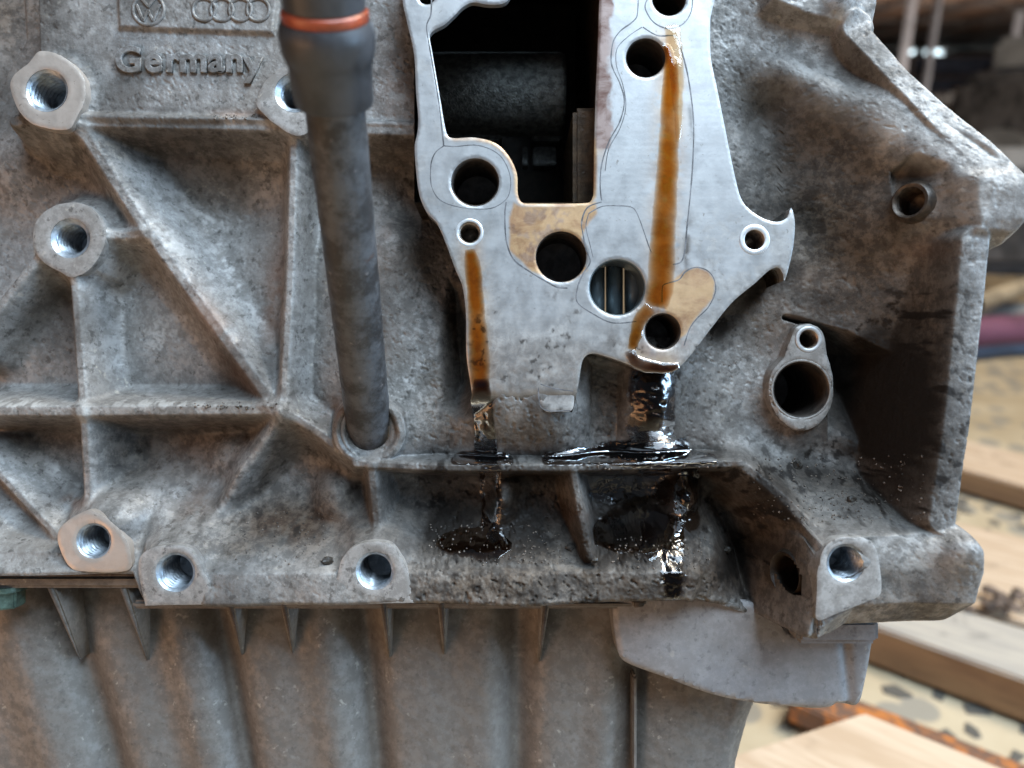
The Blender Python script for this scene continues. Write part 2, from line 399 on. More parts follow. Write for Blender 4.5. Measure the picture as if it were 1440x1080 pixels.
# ------------------------------------------------------------------ engine block: casting
engine = block_frame(empty('engine_block'))
tag(engine, 'dirty grey cast metal engine block with ribs, bolt bosses and an oily machined face', 'engine block')
def interp(v, pts):
    a = np.array(sorted(pts)); return np.interp(v, a[:, 0], a[:, 1])
RIGHT = [(1236,-200,4),(1236,0,2),(1236,38,-2),(1262,62,-5),(1290,90,-8),(1340,138,-11),(1395,190,-14),(1440,234,-17),(1452,250,-18),(1452,300,-18),(1428,338,-17),
         (1400,352,-15),(1393,370,-14),(1390,420,-14),(1378,520,-14),(1362,650,-14),(1350,738,-13),(1368,768,-12),(1374,800,-12),(1368,850,-12),(1338,884,-10),(1338,960,-10)]
rz = []
for px, py, d in RIGHT: x, z = W(px, py, d); rz.append((z, x))
BOT = [(-100,806,9),(190,806,9),(203,853,3),(580,849,2.5),(900,846,3),(960,842,5),(1010,850,9),(1050,862,12),(1110,888,8),(1140,892,-9),(1200,889,-11),(1338,885,-12),(1450,884,-12)]
bz = [W(*p) for p in BOT]
XL = -180.0; ZT = 128.0; NU, NV = 1110, 700
u = np.linspace(0, 1, NU)[None, :]; v = np.linspace(0, 1, NV)[:, None]
x = XL + u * (118 - XL) + 0 * v; z = ZT + v * (-58 - ZT) + 0 * u
for _ in range(12):
    x = XL + u * (interp(z, rz) - XL); z = ZT + v * (interp(x, bz) - ZT)
H = depth(x, z)
# roll the outer edge over
ex = interp(z, rz) - x; ez = z - interp(x, bz)
H = H + 1.4 * np.maximum(0, 1 - ex / 1.6) ** 2 + 1.2 * np.maximum(0, 1 - ez / 1.3) ** 2
# chamfer under the mounting block
pxg = 720 + x * F / (D0 + H); pyg = 540 - z * F / (D0 + H)
H = H + np.where(x > 70, 1.0, 0.0) * np.maximum(0, 7.0 - ez) * 0.9 * sstep(72, 78, x)
pxg = 720 + x * F / (D0 + H); pyg = 540 - z * F / (D0 + H)
def blobs(lst, px, py):
    m = np.zeros(px.shape)
    for (bx, by, rx, ry, a, s) in lst:
        c, q = math.cos(R(a)), math.sin(R(a)); dx = px - bx; dy = py - by
        e = ((dx * c + dy * q) / rx) ** 2 + ((-dx * q + dy * c) / ry) ** 2
        m = np.maximum(m, s * np.exp(-e * 1.2))
    return m
def strokes(lst, px, py):
    m = np.zeros(px.shape)
    for pts, wd, s in lst:
        for a, b in zip(pts[:-1], pts[1:]):
            dd, _ = seg_dist(px, py, a, b); m = np.maximum(m, s * np.exp(-(dd / wd) ** 2))
    return m
n1 = fbm(x, z, 6, 301, 4); n2 = fbm(x, z, 2.6, 411, 4, 0.65); n3 = fbm(x, z, 14, 521, 3)
pale = blobs([(1290,775,90,34,0,.9),(1010,560,50,60,0,.8),(100,60,40,70,0,.55),(300,160,160,10,0,.5),(1150,105,70,18,8,1.0),(1230,160,70,20,38,.7),(1340,250,50,26,45,.9),(1400,290,40,30,0,.7),
              (230,470,60,70,0,.65),(40,570,60,14,0,.9),(240,570,140,12,0,.7),(230,330,60,30,40,.7),(170,50,60,80,0,.35),(1190,20,50,20,0,.6),
              (470,800,60,50,0,.3),(300,835,140,14,0,.5),(740,795,120,7,0,.6),(1290,150,90,10,44,.55),(1260,780,90,12,0,.5),(450,100,60,60,0,.3),(1130,110,60,12,10,1.0)], pxg, pyg)
pale = sstep(0.46, 0.60, n2 * 0.75 + n1 * 0.25 + (pale - 0.55) * 0.30) * np.clip(pale * 1.4, 0, 1) * 0.5
rust = blobs([(385,430,16,90,4,.9),(300,450,18,60,-36,.9),(340,530,14,50,-40,.9),(105,705,22,14,0,.9),(280,700,40,24,-50,.6),(265,650,60,60,0,.35),(560,130,25,60,0,.55),
              (415,740,80,30,0,.5),(470,575,20,18,0,.9),(330,160,40,6,0,.8),(760,725,120,18,0,.5),(1070,720,30,60,-30,.5),(1020,790,60,50,0,.45),(1120,400,60,60,0,.28),(1300,350,60,20,0,.5),(0,250,60,90,0,.25),(540,310,14,60,0,.4)], pxg, pyg)
rust = np.clip(rust * sstep(0.34, 0.60, n1 * 0.6 + n2 * 0.4 + rust * 0.12), 0, 1) * 0.62
grime_shade = blobs([(400,740,90,36,0,.45),(170,625,36,50,0,.5),(260,600,110,18,0,.5),(50,600,50,16,0,.5),(250,195,150,16,0,.5),(560,200,50,20,0,.5),(690,745,190,70,0,1.1),(900,755,150,75,0,1.2),(1020,790,80,80,0,.9),(1150,665,150,48,6,.75),(1250,700,110,40,0,.6),(760,620,280,34,0,.5),(820,830,230,30,0,.75),(1080,700,70,60,30,.9),(760,610,150,24,0,.55),(540,700,60,70,0,.7),(700,690,170,40,0,.3),(870,560,50,70,0,.5),(1040,645,90,26,0,.6),(1140,420,60,20,10,.7),(1255,575,110,165,0,1.5),(1260,300,44,60,0,.85),(1330,430,44,150,0,.62),(1200,320,110,110,0,.42),(1100,390,36,26,-40,.8),(1080,760,60,110,-20,.75),(640,450,18,90,0,.6),(1284,262,34,50,20,.9),(1180,660,120,40,0,.45),  # greasy dirt, plus shade painted dark into the right recess and rib pockets
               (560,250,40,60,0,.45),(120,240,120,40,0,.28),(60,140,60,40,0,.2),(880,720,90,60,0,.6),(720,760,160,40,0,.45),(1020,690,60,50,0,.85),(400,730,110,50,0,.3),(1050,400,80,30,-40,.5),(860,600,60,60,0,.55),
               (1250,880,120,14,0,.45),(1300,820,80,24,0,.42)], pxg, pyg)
grime_shade = np.maximum(grime_shade, 0.95 * strokes([([(678,530),(684,645)],26,.8),([(918,510),(920,650)],52,.95),([(690,660),(690,760)],30,.9),([(600,668),(1040,668)],22,.9),([(850,690),(850,760)],36,.8),([(960,660),(965,750)],44,.9),([(760,640),(1010,640)],18,.9),([(640,645),(716,645)],14,.8),([(1090,385),(1010,470)],16,.9),([(940,770),(940,840)],40,.7)], pxg, pyg)); grime_shade = np.clip(grime_shade * (0.62 + 0.76 * n1) + 0.42 * sstep(0.56, 0.72, n2) * sstep(0.40, 0.55, n3), 0, 1)
grime_shade = np.maximum(grime_shade, 0.55 * sstep(0.55, 0.75, fbm(x, z, 30, 700, 3)))
soil_shade = blobs([(410,735,120,60,0,1.0),(330,770,90,24,0,.7),(180,630,60,60,0,.8),(290,610,90,34,0,.7),(60,620,60,36,0,.6),(620,590,50,60,0,.5),(215,205,140,28,0,.7),(480,240,60,60,0,.5),(800,775,260,50,0,.85),(760,825,330,50,0,1.0),(1000,800,120,70,0,.9),(1280,268,60,60,0,1.0),(660,760,90,34,0,1.0),(900,760,120,40,0,1.0),(1180,300,150,210,0,.95),(1300,480,60,200,0,.9),(1240,590,110,130,0,1.0),(700,715,230,62,0,.9),(940,720,120,90,0,1.0),(1080,770,90,110,0,1.0),(1150,680,150,50,0,.7),(790,610,200,50,0,.4),  # dirt; the top-left corner, recess and rib pockets also carry painted shade
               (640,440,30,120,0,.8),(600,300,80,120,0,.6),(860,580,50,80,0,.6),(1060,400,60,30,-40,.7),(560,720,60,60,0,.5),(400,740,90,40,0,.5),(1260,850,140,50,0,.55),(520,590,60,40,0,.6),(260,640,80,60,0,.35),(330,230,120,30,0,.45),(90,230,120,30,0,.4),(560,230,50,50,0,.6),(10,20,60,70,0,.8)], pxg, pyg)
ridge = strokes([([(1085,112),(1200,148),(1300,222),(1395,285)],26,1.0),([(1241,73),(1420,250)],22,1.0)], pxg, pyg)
soil_shade = np.clip(soil_shade * (0.75 + 0.5 * n1) * (1 - 0.85 * ridge) * (1 - 0.5 * np.exp(-((pxg - 1000) / 55) ** 2 - ((pyg - 565) / 60) ** 2)), 0, 1)
pale = np.maximum(pale, 0.5 * ridge * sstep(0.35, 0.6, n1 * 0.5 + n2 * 0.5))
oil = strokes([([(678,535),(684,640)],19,1.0),([(918,515),(920,650)],36,1.0),([(690,660),(692,750)],20,.95),([(970,665),(972,735)],18,.9),
               ([(640,648),(716,648)],8,.95),([(770,645),(1000,645)],12,1.0),([(850,630),(960,625)],14,.9),([(945,735),(948,835)],26,.75),([(850,690),(930,690)],40,.7),([(850,630),(870,600)],22,.5)], pxg, pyg)
oil = np.maximum(oil, blobs([(665,762,62,22,0,1.0),(895,750,80,40,0,1.0),(945,810,40,40,0,.7),(940,700,90,40,0,.5)], pxg, pyg))
oil = sstep(0.36, 0.58, oil * 0.85 + 0.30 * (n2 - 0.5) + 0.12 * (n1 - 0.5)) * np.clip(oil * 2, 0, 1)
oil = np.maximum(oil, 0.0)
ribm = strokes([([(q[0], q[1]) for q in r_[0]], 9, 1.0) for r_ in RIBS[:10]], pxg, pyg)
pale = np.maximum(pale, ribm * 0.35 * sstep(0.42, 0.58, n2) * sstep(0.36, 0.5, n1))
pale *= 1 - np.clip(oil * 1.5, 0, 1)
# openings: under the machined face, the bosses' bores and the lug
FACE = [(566,-60),(566,0),(572,30),(582,75),(585,130),(588,165),(587,185),(583,205),(585,240),(590,275),(600,298),(615,315),(628,345),(640,378),(650,402),(655,440),(656,500),
        (662,545),(668,590),(690,600),(722,602),(750,602),(780,600),(804,590),(814,540),(820,506),(832,497),(858,503),(885,513),(905,521),(945,523),(960,512),(975,495),(1000,462),(1030,425),(1062,398),(1082,380),(1094,376),
        (1101,384),(1104,394),(1112,366),(1117,338),(1118,310),(1113,292),(1107,306),(1092,312),(1070,305),(1050,290),(1040,272),(1030,230),(1020,180),(1008,120),(1000,80),(999,30),(1000,-60)]
face_mm = [W(a, b, 0) for a, b in FACE]
cut = (poly_sdf(x, z, face_mm) < -3.0) & (z > W(0, 470, 0)[1]) 
BOSSES = [  # name label, cx, cy, depth, hole radius px, chamfer radius px, outline
 ('upper left bolt boss with a bright thread and a clean tan face', 65,127,9,26,30,[(14,120),(20,104),(40,88),(54,72),(72,73),(92,82),(110,98),(119,116),(118,142),(106,168),(96,181),(72,181),(42,172),(24,152)],1),
 (None, 98,335,14,22,28,[(46,335),(50,312),(66,295),(88,286),(115,286),(136,300),(147,322),(146,345),(128,376),(102,390),(84,382),(60,368),(48,352)],0),
 (None, 131,761,7,22,25,[(80,758),(88,738),(118,719),(130,719),(150,730),(166,744),(181,770),(180,802),(108,803),(92,790)],1),
 (None, 246,805,1.6,24,28,[(194,800),(198,782),(214,771),(240,767),(262,771),(278,786),(286,805),(292,815),(302,838),(305,850),(305,850),(250,851),(204,852),(204,852),(199,830)],0),
 (None, 527,803,1.6,23,27,[(474,812),(480,788),(496,770),(522,762),(548,766),(562,782),(574,806),(581,848),(581,848),(520,849),(464,850),(464,850)],0),
 (None, 1190,792,-14,23,27,[(1150,806),(1157,782),(1172,764),(1192,757),(1216,757),(1231,770),(1238,800),(1238,836),(1215,848),(1180,862),(1150,872),(1149,840)],2),
 (None, 414,130,9,21,28,[(362,150),(366,126),(384,102),(410,92),(440,96),(458,120),(456,165),(424,190),(398,182)],0),
]
for (_, cx, cy, d, r, rc, ol, m) in BOSSES:
    X0, Z0 = W(cx, cy, d); s = (D0 + d) / F
    cut |= np.hypot(x - X0, z - Z0) < ((rc * s + 0.4) if m != 2 else 22 * s)
LUGD = 11.5
for (cx, cy, r) in ((1127, 548, 43), (1137, 477, 13)):
    X0, Z0 = W(cx, cy, LUGD); cut |= np.hypot(x - X0, z - Z0) < (r * (D0 + LUGD) / F + 0.3)
# openings of the two side holes
def surf_at(px, py, dg):
    for _ in range(6): X_, Z_ = W(px, py, dg); dg = float(depth(np.array([X_]), np.array([Z_]), False)[0]) * 0.6 + dg * 0.4
    return dg
D_SIDE = surf_at(1281, 283, 0.0); D_BLIND = surf_at(1106, 806, 12.0)
X0, Z0 = W(1281, 283, D_SIDE); cut |= np.hypot((x - X0) / 2.9, (z - Z0) / 3.7) < 1
X0, Z0 = W(1106, 806, D_BLIND); cut |= np.hypot((x - X0) / 1.2, (z - Z0) / 4.2) < 1
print('side depths', D_SIDE, D_BLIND)
# tube socket opening
X0, Z0 = W(522, 604, 12); cut |= np.hypot(x - X0, z - Z0) < 5.2
idx = np.arange(NU * NV).reshape(NV, NU)
f = np.stack([idx[:-1, :-1], idx[1:, :-1], idx[1:, 1:], idx[:-1, 1:]], -1).reshape(-1, 4)
keep = ~(cut.ravel()[f].any(1)); f = f[keep]
co = np.stack([x, H, z], -1).reshape(-1, 3) * 0.001
# skirt: outer walls running back from the right and bottom edges
right_i = idx[:, -1]; bot_i = idx[-1, ::-1]
loop = np.concatenate([right_i, bot_i[1:]]); back = co[loop].copy(); nb = len(loop)
prev = None; rings = [co]; fs = [f]; base_ids = loop
off = len(co)
for k, dd in enumerate((0.012, 0.03, 0.07)):
    b = back.copy(); b[:, 1] = np.maximum(b[:, 1] + dd, b[:, 1]); rings.append(b); ids = off + np.arange(nb); off += nb
    fs.append(np.stack([base_ids[:-1], ids[:-1], ids[1:], base_ids[1:]], -1)); base_ids = ids
co2 = np.concatenate(rings); f2 = np.concatenate(fs)
def ext(a): return np.concatenate([a.ravel(), np.tile(a.ravel()[loop], 3)])
used = np.zeros(len(co2), bool); used[f2.ravel()] = True; remap = np.cumsum(used) - 1
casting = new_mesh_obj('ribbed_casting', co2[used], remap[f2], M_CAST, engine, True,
    {k: ext(a)[used] for k, a in dict(pale=pale, rust=rust, grime_shade=grime_shade, oil=oil, soil_shade=soil_shade).items()})
# rough back of the block, seen only through its openings
# ------------------------------------------------------------------ plates with bores
def ring_strip(loop, y0s, ys, inner=False):
    """verts/faces of a wall following loop (n,2) through depths ys"""
    n = len(loop); vs = []; fs_ = []
    for y in ys: vs += [(p[0], y, p[1]) for p in loop]
    for k in range(len(ys) - 1):
        for i in range(n):
            j = (i + 1) % n; q = (k * n + i, k * n + j, (k + 1) * n + j, (k + 1) * n + i)
            fs_.append(q[::-1] if inner else q)
    return vs, fs_
def circle_loop(cx, cy, r, d, n=None, step=0.4):
    X0, Z0 = W(cx, cy, d); s = (D0 + d) / F; rr = r * s
    n = n or max(24, int(2 * math.pi * rr / step))
    return np.array([(X0 + rr * math.cos(2 * math.pi * i / n), Z0 + rr * math.sin(2 * math.pi * i / n)) for i in range(n)])
def plate(name, outline, holes, d, back, mat, parent, step=0.4, bevel=0.25, attr_fn=None, wob=0.0, edge_noise=0.0, hole_back=None, tilt=None, wall_draft=0.0):
    """flat face at depth d from a closed outline (mm), with hole loops; walls run back"""
    pts = [tuple(p) for p in outline]; edges = []; n = len(pts)
    if edge_noise:
        o = np.array(pts); nz = fbm(o[:, 0], o[:, 1], 1.6, 33, 2) - 0.5; c = o.mean(0)
        pts = [tuple(p) for p in o + (o - c) / np.linalg.norm(o - c, axis=1)[:, None] * nz[:, None] * edge_noise]
    edges += [(i, (i + 1) % n) for i in range(n)]
    allh = []
    for h in holes:
        s0 = len(pts); m = len(h); pts += [tuple(p) for p in h]; edges += [(s0 + i, s0 + (i + 1) % m) for i in range(m)]; allh.append((s0, m))
    nb_ = len(pts); o = np.array(pts[:n])
    mn = o.min(0); mx = o.max(0)
    gx, gz = np.meshgrid(np.arange(mn[0], mx[0], step), np.arange(mn[1], mx[1], step * 0.97))
    gx = gx + (np.arange(gx.shape[0]) % 2)[:, None] * step * 0.5
    gx = gx.ravel(); gz = gz.ravel(); sd = poly_sdf(gx, gz, pts[:n]); ok = sd < -step * 0.7
    for s0, m in allh: ok &= poly_sdf(gx, gz, pts[s0:s0 + m]) > step * 0.7
    pts += list(zip(gx[ok].tolist(), gz[ok].tolist()))
    res = delaunay_2d_cdt([Vector(p) for p in pts], edges, [], 0, 1e-6)
    vs2, fs2, orig = res[0], res[2], res[3]
    vv = np.array([(p.x, p.y) for p in vs2]); ff = np.array(fs2)
    cen = vv[ff].mean(1); ok = poly_sdf(cen[:, 0], cen[:, 1], pts[:n]) < 0
    for s0, m in allh: ok &= poly_sdf(cen[:, 0], cen[:, 1], pts[s0:s0 + m]) > 0
    ff = ff[ok]
    isb = np.array([any(q < nb_ for q in oo) for oo in orig])
    dd = d + np.where(isb, bevel, 0.0) + (wob * (fbm(vv[:, 0], vv[:, 1], 9, 3, 3) - 0.5) if wob else 0)
    if tilt is not None: dd = dd + tilt(vv[:, 0], vv[:, 1])
    a, b, c = vv[ff[:, 0]], vv[ff[:, 1]], vv[ff[:, 2]]
    cr = (b[:, 0] - a[:, 0]) * (c[:, 1] - a[:, 1]) - (b[:, 1] - a[:, 1]) * (c[:, 0] - a[:, 0])
    ff = np.where((cr < 0)[:, None], ff[:, ::-1], ff)         # normals towards the lens (-y)
    verts = [(p[0], q, p[1]) for p, q in zip(vv, dd)]; faces = [tuple(t) for t in ff]
    L = [(pts[:n], False, back)] + [(pts[s0:s0 + m], True, hole_back if hole_back is not None else back) for s0, m in allh]
    for lp, inner, bk in L:
        lp2 = np.array(lp); ar = 0.5 * np.sum(lp2[:, 0] * np.roll(lp2[:, 1], -1) - np.roll(lp2[:, 0], -1) * lp2[:, 1])
        if ar < 0: lp2 = lp2[::-1]
        y0 = np.full(len(lp2), d + bevel)
        if tilt is not None: y0 = y0 + tilt(lp2[:, 0], lp2[:, 1])
        s0 = len(verts); m = len(lp2); c0 = lp2.mean(0)
        ksteps = 5
        for k in range(ksteps):
            t = k / (ksteps - 1)
            q = lp2
            if wall_draft and not inner:
                out = (lp2 - c0) / np.linalg.norm(lp2 - c0, axis=1)[:, None]; q = lp2 + out * wall_draft * t ** 1.5
            verts += [(q[i][0], y0[i] + (bk - y0[i]) * t, q[i][1]) for i in range(m)]
        for k in range(ksteps - 1):
            for i in range(m):
                j = (i + 1) % m; qd = (s0 + k * m + i, s0 + (k + 1) * m + i, s0 + (k + 1) * m + j, s0 + k * m + j)
                faces.append(qd if not inner else qd[::-1])
    va = np.array(verts)
    attrs = attr_fn(va[:, 0], va[:, 2], va[:, 1]) if attr_fn else None
    ob = new_mesh_obj(name, [tuple(q) for q in va * 0.001], faces, mat, parent, True, attrs)
    sharpen(ob, 40); return ob

def bore(name, cx, cy, d, r_px, mat, parent, length=18, thread=True, pitch=1.25, amp=0.35, chamfer_px=0, r_end=None, cap=True, lead=0.6):
    """a hole wall, threaded when asked, with a chamfer at the mouth; lathe with a real helix"""
    X0, Z0 = W(cx, cy, d); s = (D0 + d) / F; r0 = r_px * s; n = 72; rows = []
    if chamfer_px: rows += [(d + 0.02, chamfer_px * s), (d + (chamfer_px - r_px) * s * 0.45, (chamfer_px + r_px) * 0.5 * s), (d + (chamfer_px - r_px) * s * 0.9, r0)]
    else: rows += [(d + 0.05, r0)]
    st = rows[-1][0]; kk = int(length / (pitch / 8)) if thread else 8
    for k in range(1, kk + 1): rows.append((st + length * k / kk, None))
    vs = []
    for y, rr in rows:
        for i in range(n):
            th = 2 * math.pi * i / n
            if rr is None:
                if thread:
                    ph = ((y - st) / pitch + i / n) % 1.0; tri = abs(ph * 2 - 1)
                    q = r0 + amp * (1 - min(1, max(0, (tri - 0.12) / 0.76))) * min(1, (y - st) / lead)
                else: q = r0
            else: q = rr
            vs.append((X0 + q * math.cos(th), y, Z0 + q * math.sin(th)))
    fs_ = []
    for k in range(len(rows) - 1):
        for i in range(n):
            j = (i + 1) % n; fs_.append((k * n + i, k * n + j, (k + 1) * n + j, (k + 1) * n + i))
    if cap:
        vs.append((X0, rows[-1][0] + 2.0, Z0)); c = len(vs) - 1; k = len(rows) - 1
        fs_ += [(k * n + i, k * n + (i + 1) % n, c) for i in range(n)]
    o = new_mesh_obj(name, [(a * .001, b * .001, c * .001) for a, b, c in vs], fs_, mat, parent, True); sharpen(o, 50); return o

# ------------------------------------------------------------------ machined face (oil filter housing seat)
WIN = [(604,50),(610,42),(625,34),(640,20),(650,10),(664,3),(690,6),(712,2),(722,-20),(722,-60),(846,-60),(843,0),(841,60),(838,130),(836,200),(835,262),(834,276),(827,285),
       (742,286),(732,283),(728,270),(727,245),(719,225),(706,208),(690,198),(665,193),(640,194),(630,191),(625,175),(619,140),(613,105),(607,70)]
FHOLES = [('coolant_port', 668,256,32,34),('oil_port', 789,361,35,36),('bright_port', 868,404,38,40),('oil_port', 932,466,24,26),('oil_port', 908,81,27,28),('oil_port', 941,-2,23,24),
          ('bolt_hole', 660,327,13,15),('bolt_hole', 1061,337,14,15)]
face_out = catmull(face_mm, 0.4)
win_mm = catmull([W(a, b, 0) for a, b in WIN], 0.4)
loops = [win_mm] + [circle_loop(cx, cy, rc, 0) for _, cx, cy, r, rc in FHOLES] + [circle_loop(600, -6, 12, 0)]
AMB1 = [(722,284),(735,290),(800,288),(838,284),(840,300),(822,322),(815,345),(826,380),(800,398),(775,392),(748,382),(716,352),(716,305)]
AMB2 = [(931,425),(930,400),(944,395),(962,380),(980,375),(996,380),(1006,396),(1003,420),(985,440),(965,470),(950,480)]
def face_attrs(X, Z, Y):
    px = 720 + X * F / D0; py = 540 - Z * F / D0
    na = fbm(X, Z, 5, 61, 4); nb2 = fbm(X, Z, 2.2, 62, 4, 0.6); ns = fbm(X * 1.0, Z * 0.35, 3, 63, 3)
    jit = (nb2 - 0.5) * 10
    am = sstep(2, -3, poly_sdf(px, py, AMB1) + jit * 0.3) * 0.9
    am = np.maximum(am, sstep(2, -3, poly_sdf(px, py, AMB2) + jit * 0.3) * 0.85)
    am = np.maximum(am, 0.9 * sstep(7, 1, poly_sdf(px, py, WIN)) * sstep(185, 200, py))       # oil varnish along the window's lower lip
    am = np.maximum(am, strokes([([(936,62),(944,120),(941,210),(936,280),(930,400),(918,440)],20,.6),([(661,350),(668,420),(674,500),(676,545)],16,.6),([(900,500),(940,512)],20,.5)], px, py) * sstep(0.3, 0.6, nb2 + 0.1))
    am = np.maximum(am, 0.55 * sstep(-14, -6, -np.abs(px - 842)) * sstep(250, 200, py) * na)
    br = sstep(0.40, 0.56, na * 0.5 + nb2 * 0.3 + 0.40 * sstep(884 - 0.05 * py, 845, px) - 0.12) * sstep(893, 868, px + 18 * np.sin(py / 40)) * sstep(845, 830, py * 4) * sstep(836, 840, px)
    br = np.maximum(br, 0.55 * sstep(0.50, 0.64, fbm(X + Z, Z - X, 3.5, 88, 3)) * sstep(0, -6, poly_sdf(px, py, AMB1)))
    br = np.maximum(br, 0.6 * np.exp(-((np.hypot(px - 932, py - 466) - 34) / 9) ** 2) * sstep(0.4, 0.55, na))
    dk = 0.8 * sstep(0.60, 0.70, nb2) * sstep(0.50, 0.62, na) * sstep(380, 470, py)
    dk = np.maximum(dk, 0.85 * blobs([(868,485,9,7,0,1.0),(860,478,26,20,0,.5),(972,170,4,40,-6,.5),(966,350,5,40,4,.8)], px, py) * sstep(0.3, 0.55, nb2))
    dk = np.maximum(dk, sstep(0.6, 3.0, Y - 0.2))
    rg = sstep(395, 520, py + 60 * (na - 0.5) * 2 + 0.12 * np.abs(px - 760)) * 0.85
    rg = np.maximum(rg, 0.75 * sstep(60, 20, np.abs(px - 650 - 0.0 * py)) * sstep(270, 320, py) * sstep(0.35, 0.6, na))
    rg = np.maximum(rg, 0.6 * sstep(0.46, 0.60, na) * sstep(1010, 1060, px + 0.35 * (py - 300)))
    rg = np.maximum(rg, 0.4 * sstep(0.5, 0.62, na) * sstep(640, 600, px))
    rg = np.maximum(rg, 0.5 * sstep(0.5, 0.65, nb2) * sstep(270, 330, py) * sstep(940, 1010, px + 0.5 * (py - 300)))
    return dict(amber=am, brown=np.clip(br, 0, 1), dark=np.clip(dk, 0, 1), scuff=rg)
Z480, Z545 = W(0, 480, 0)[1], W(0, 545, 0)[1]
def foot(X, Z): return np.where(Z < Z480, 0.05 * np.maximum(0, Z480 - Z) ** 1.3 * sstep(24, 18, X) + 0.09 * np.maximum(0, Z545 - Z) ** 2 * sstep(24, 18, X), 0.0)
face = plate('machined_face', face_out, loops, 0.0, 26.0, M_FACE, engine, step=0.42, bevel=0.22, attr_fn=face_attrs, wob=0.0, edge_noise=0.0, hole_back=2.0,
             tilt=lambda X, Z: np.where(Z < W(0, 480, 0)[1], (0.05 * np.maximum(0, W(0, 480, 0)[1] - Z) ** 1.3 * sstep(24, 18, X) + 0.09 * np.maximum(0, W(0, 545, 0)[1] - Z) ** 2 * sstep(24, 18, X)) + 0.25 * fbm(X, Z, 1.2, 9, 3) * sstep(W(0, 480, 0)[1], W(0, 540, 0)[1], Z), 0.0), wall_draft=0.6)
for nm, cx, cy, r, rc in FHOLES:
    m = M_HOLE; L = 16; th = False
    if nm == 'bolt_hole': th = True; m = M_THREAD_DULL; L = 8
    if nm == 'bright_port': m = M_STEEL; L = 9
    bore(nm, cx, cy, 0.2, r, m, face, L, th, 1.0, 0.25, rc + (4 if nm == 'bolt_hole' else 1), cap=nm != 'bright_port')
# steel plungers seen down the bright port
X0, Z0 = W(868, 404, 12)
for px, rr, nm in ((838, 2.4, 'plunger'), (864, 2.3, 'plunger'), (893, 2.9, 'plunger')):
    bm = bmesh.new(); bmesh.ops.create_cone(bm, cap_ends=True, segments=40, radius1=rr / 1000, radius2=rr / 1000, depth=0.022)
    bmesh.ops.translate(bm, verts=bm.verts, vec=Vector((W(px, 404, 12)[0], 12, Z0)) * 0.001); bm_obj(nm, bm, M_STEEL, face, True)
# raised washers round the two bolt holes
def torus_ring(name, X0, y, Z0, R0, r0, mat, parent, seg=64, sq=1.0):
    vs = []; fs_ = []; m = 10
    for i in range(seg):
        a = 2 * math.pi * i / seg
        for j in range(m):
            b = 2 * math.pi * j / m; rr = R0 + r0 * math.cos(b); vs.append(((X0 + rr * math.cos(a)) * .001, (y + sq * r0 * math.sin(b)) * .001, (Z0 + rr * math.sin(a)) * .001))
    for i in range(seg):
        for j in range(m): fs_.append((i * m + j, i * m + (j + 1) % m, ((i + 1) % seg) * m + (j + 1) % m, ((i + 1) % seg) * m + j))
    return new_mesh_obj(name, vs, fs_, mat, parent)
M_BRIGHT = simple('polished_rim', (0.62, 0.63, 0.64), 0.35, 0.6, 0.12, 200, 0.2, 0.0001)
for cx, cy, R0, w0 in ((660, 327, 3.25, 0.45), (1061, 337, 3.3, 0.75)):
    a, b = W(cx, cy, 0); torus_ring('washer_ring', a, 0.05, b, R0, w0, M_BRIGHT, face, sq=0.25)
# marks pressed into the face by the gasket beads: narrow dark lines
M_LINE = simple('gasket_line', (0.10, 0.10, 0.105), 0.6, 0.2, 0.5, 300)
def ribbon(name, pts_px, wd, mat, parent, d=0.0, h=0.03, closed=False, step=0.5):
    p = catmull([W(a, b, d) for a, b in pts_px], step, closed); n = len(p)
    t = np.roll(p, -1, 0) - np.roll(p, 1, 0)
    if not closed: t[0] = p[1] - p[0]; t[-1] = p[-1] - p[-2]
    t /= np.linalg.norm(t, axis=1)[:, None] + 1e-9; nr = np.stack([-t[:, 1], t[:, 0]], 1)
    ww = wd * (0.7 + 0.6 * vnoise(p[:, 0], p[:, 1], 2.0, 5))[:, None]
    A = p + nr * ww / 2; B = p - nr * ww / 2; C = p
    vs = []
    for q, yy in ((A, d - 0.004), (C, d - h), (B, d - 0.004)): vs += [(a * .001, yy * .001, b * .001) for a, b in q]
    m = n if closed else n - 1; fs_ = []
    for i in range(m):
        j = (i + 1) % n; fs_ += [(i, j, n + j, n + i), (n + i, n + j, 2 * n + j, 2 * n + i)]
    return new_mesh_obj(name, vs, fs_, mat, parent)
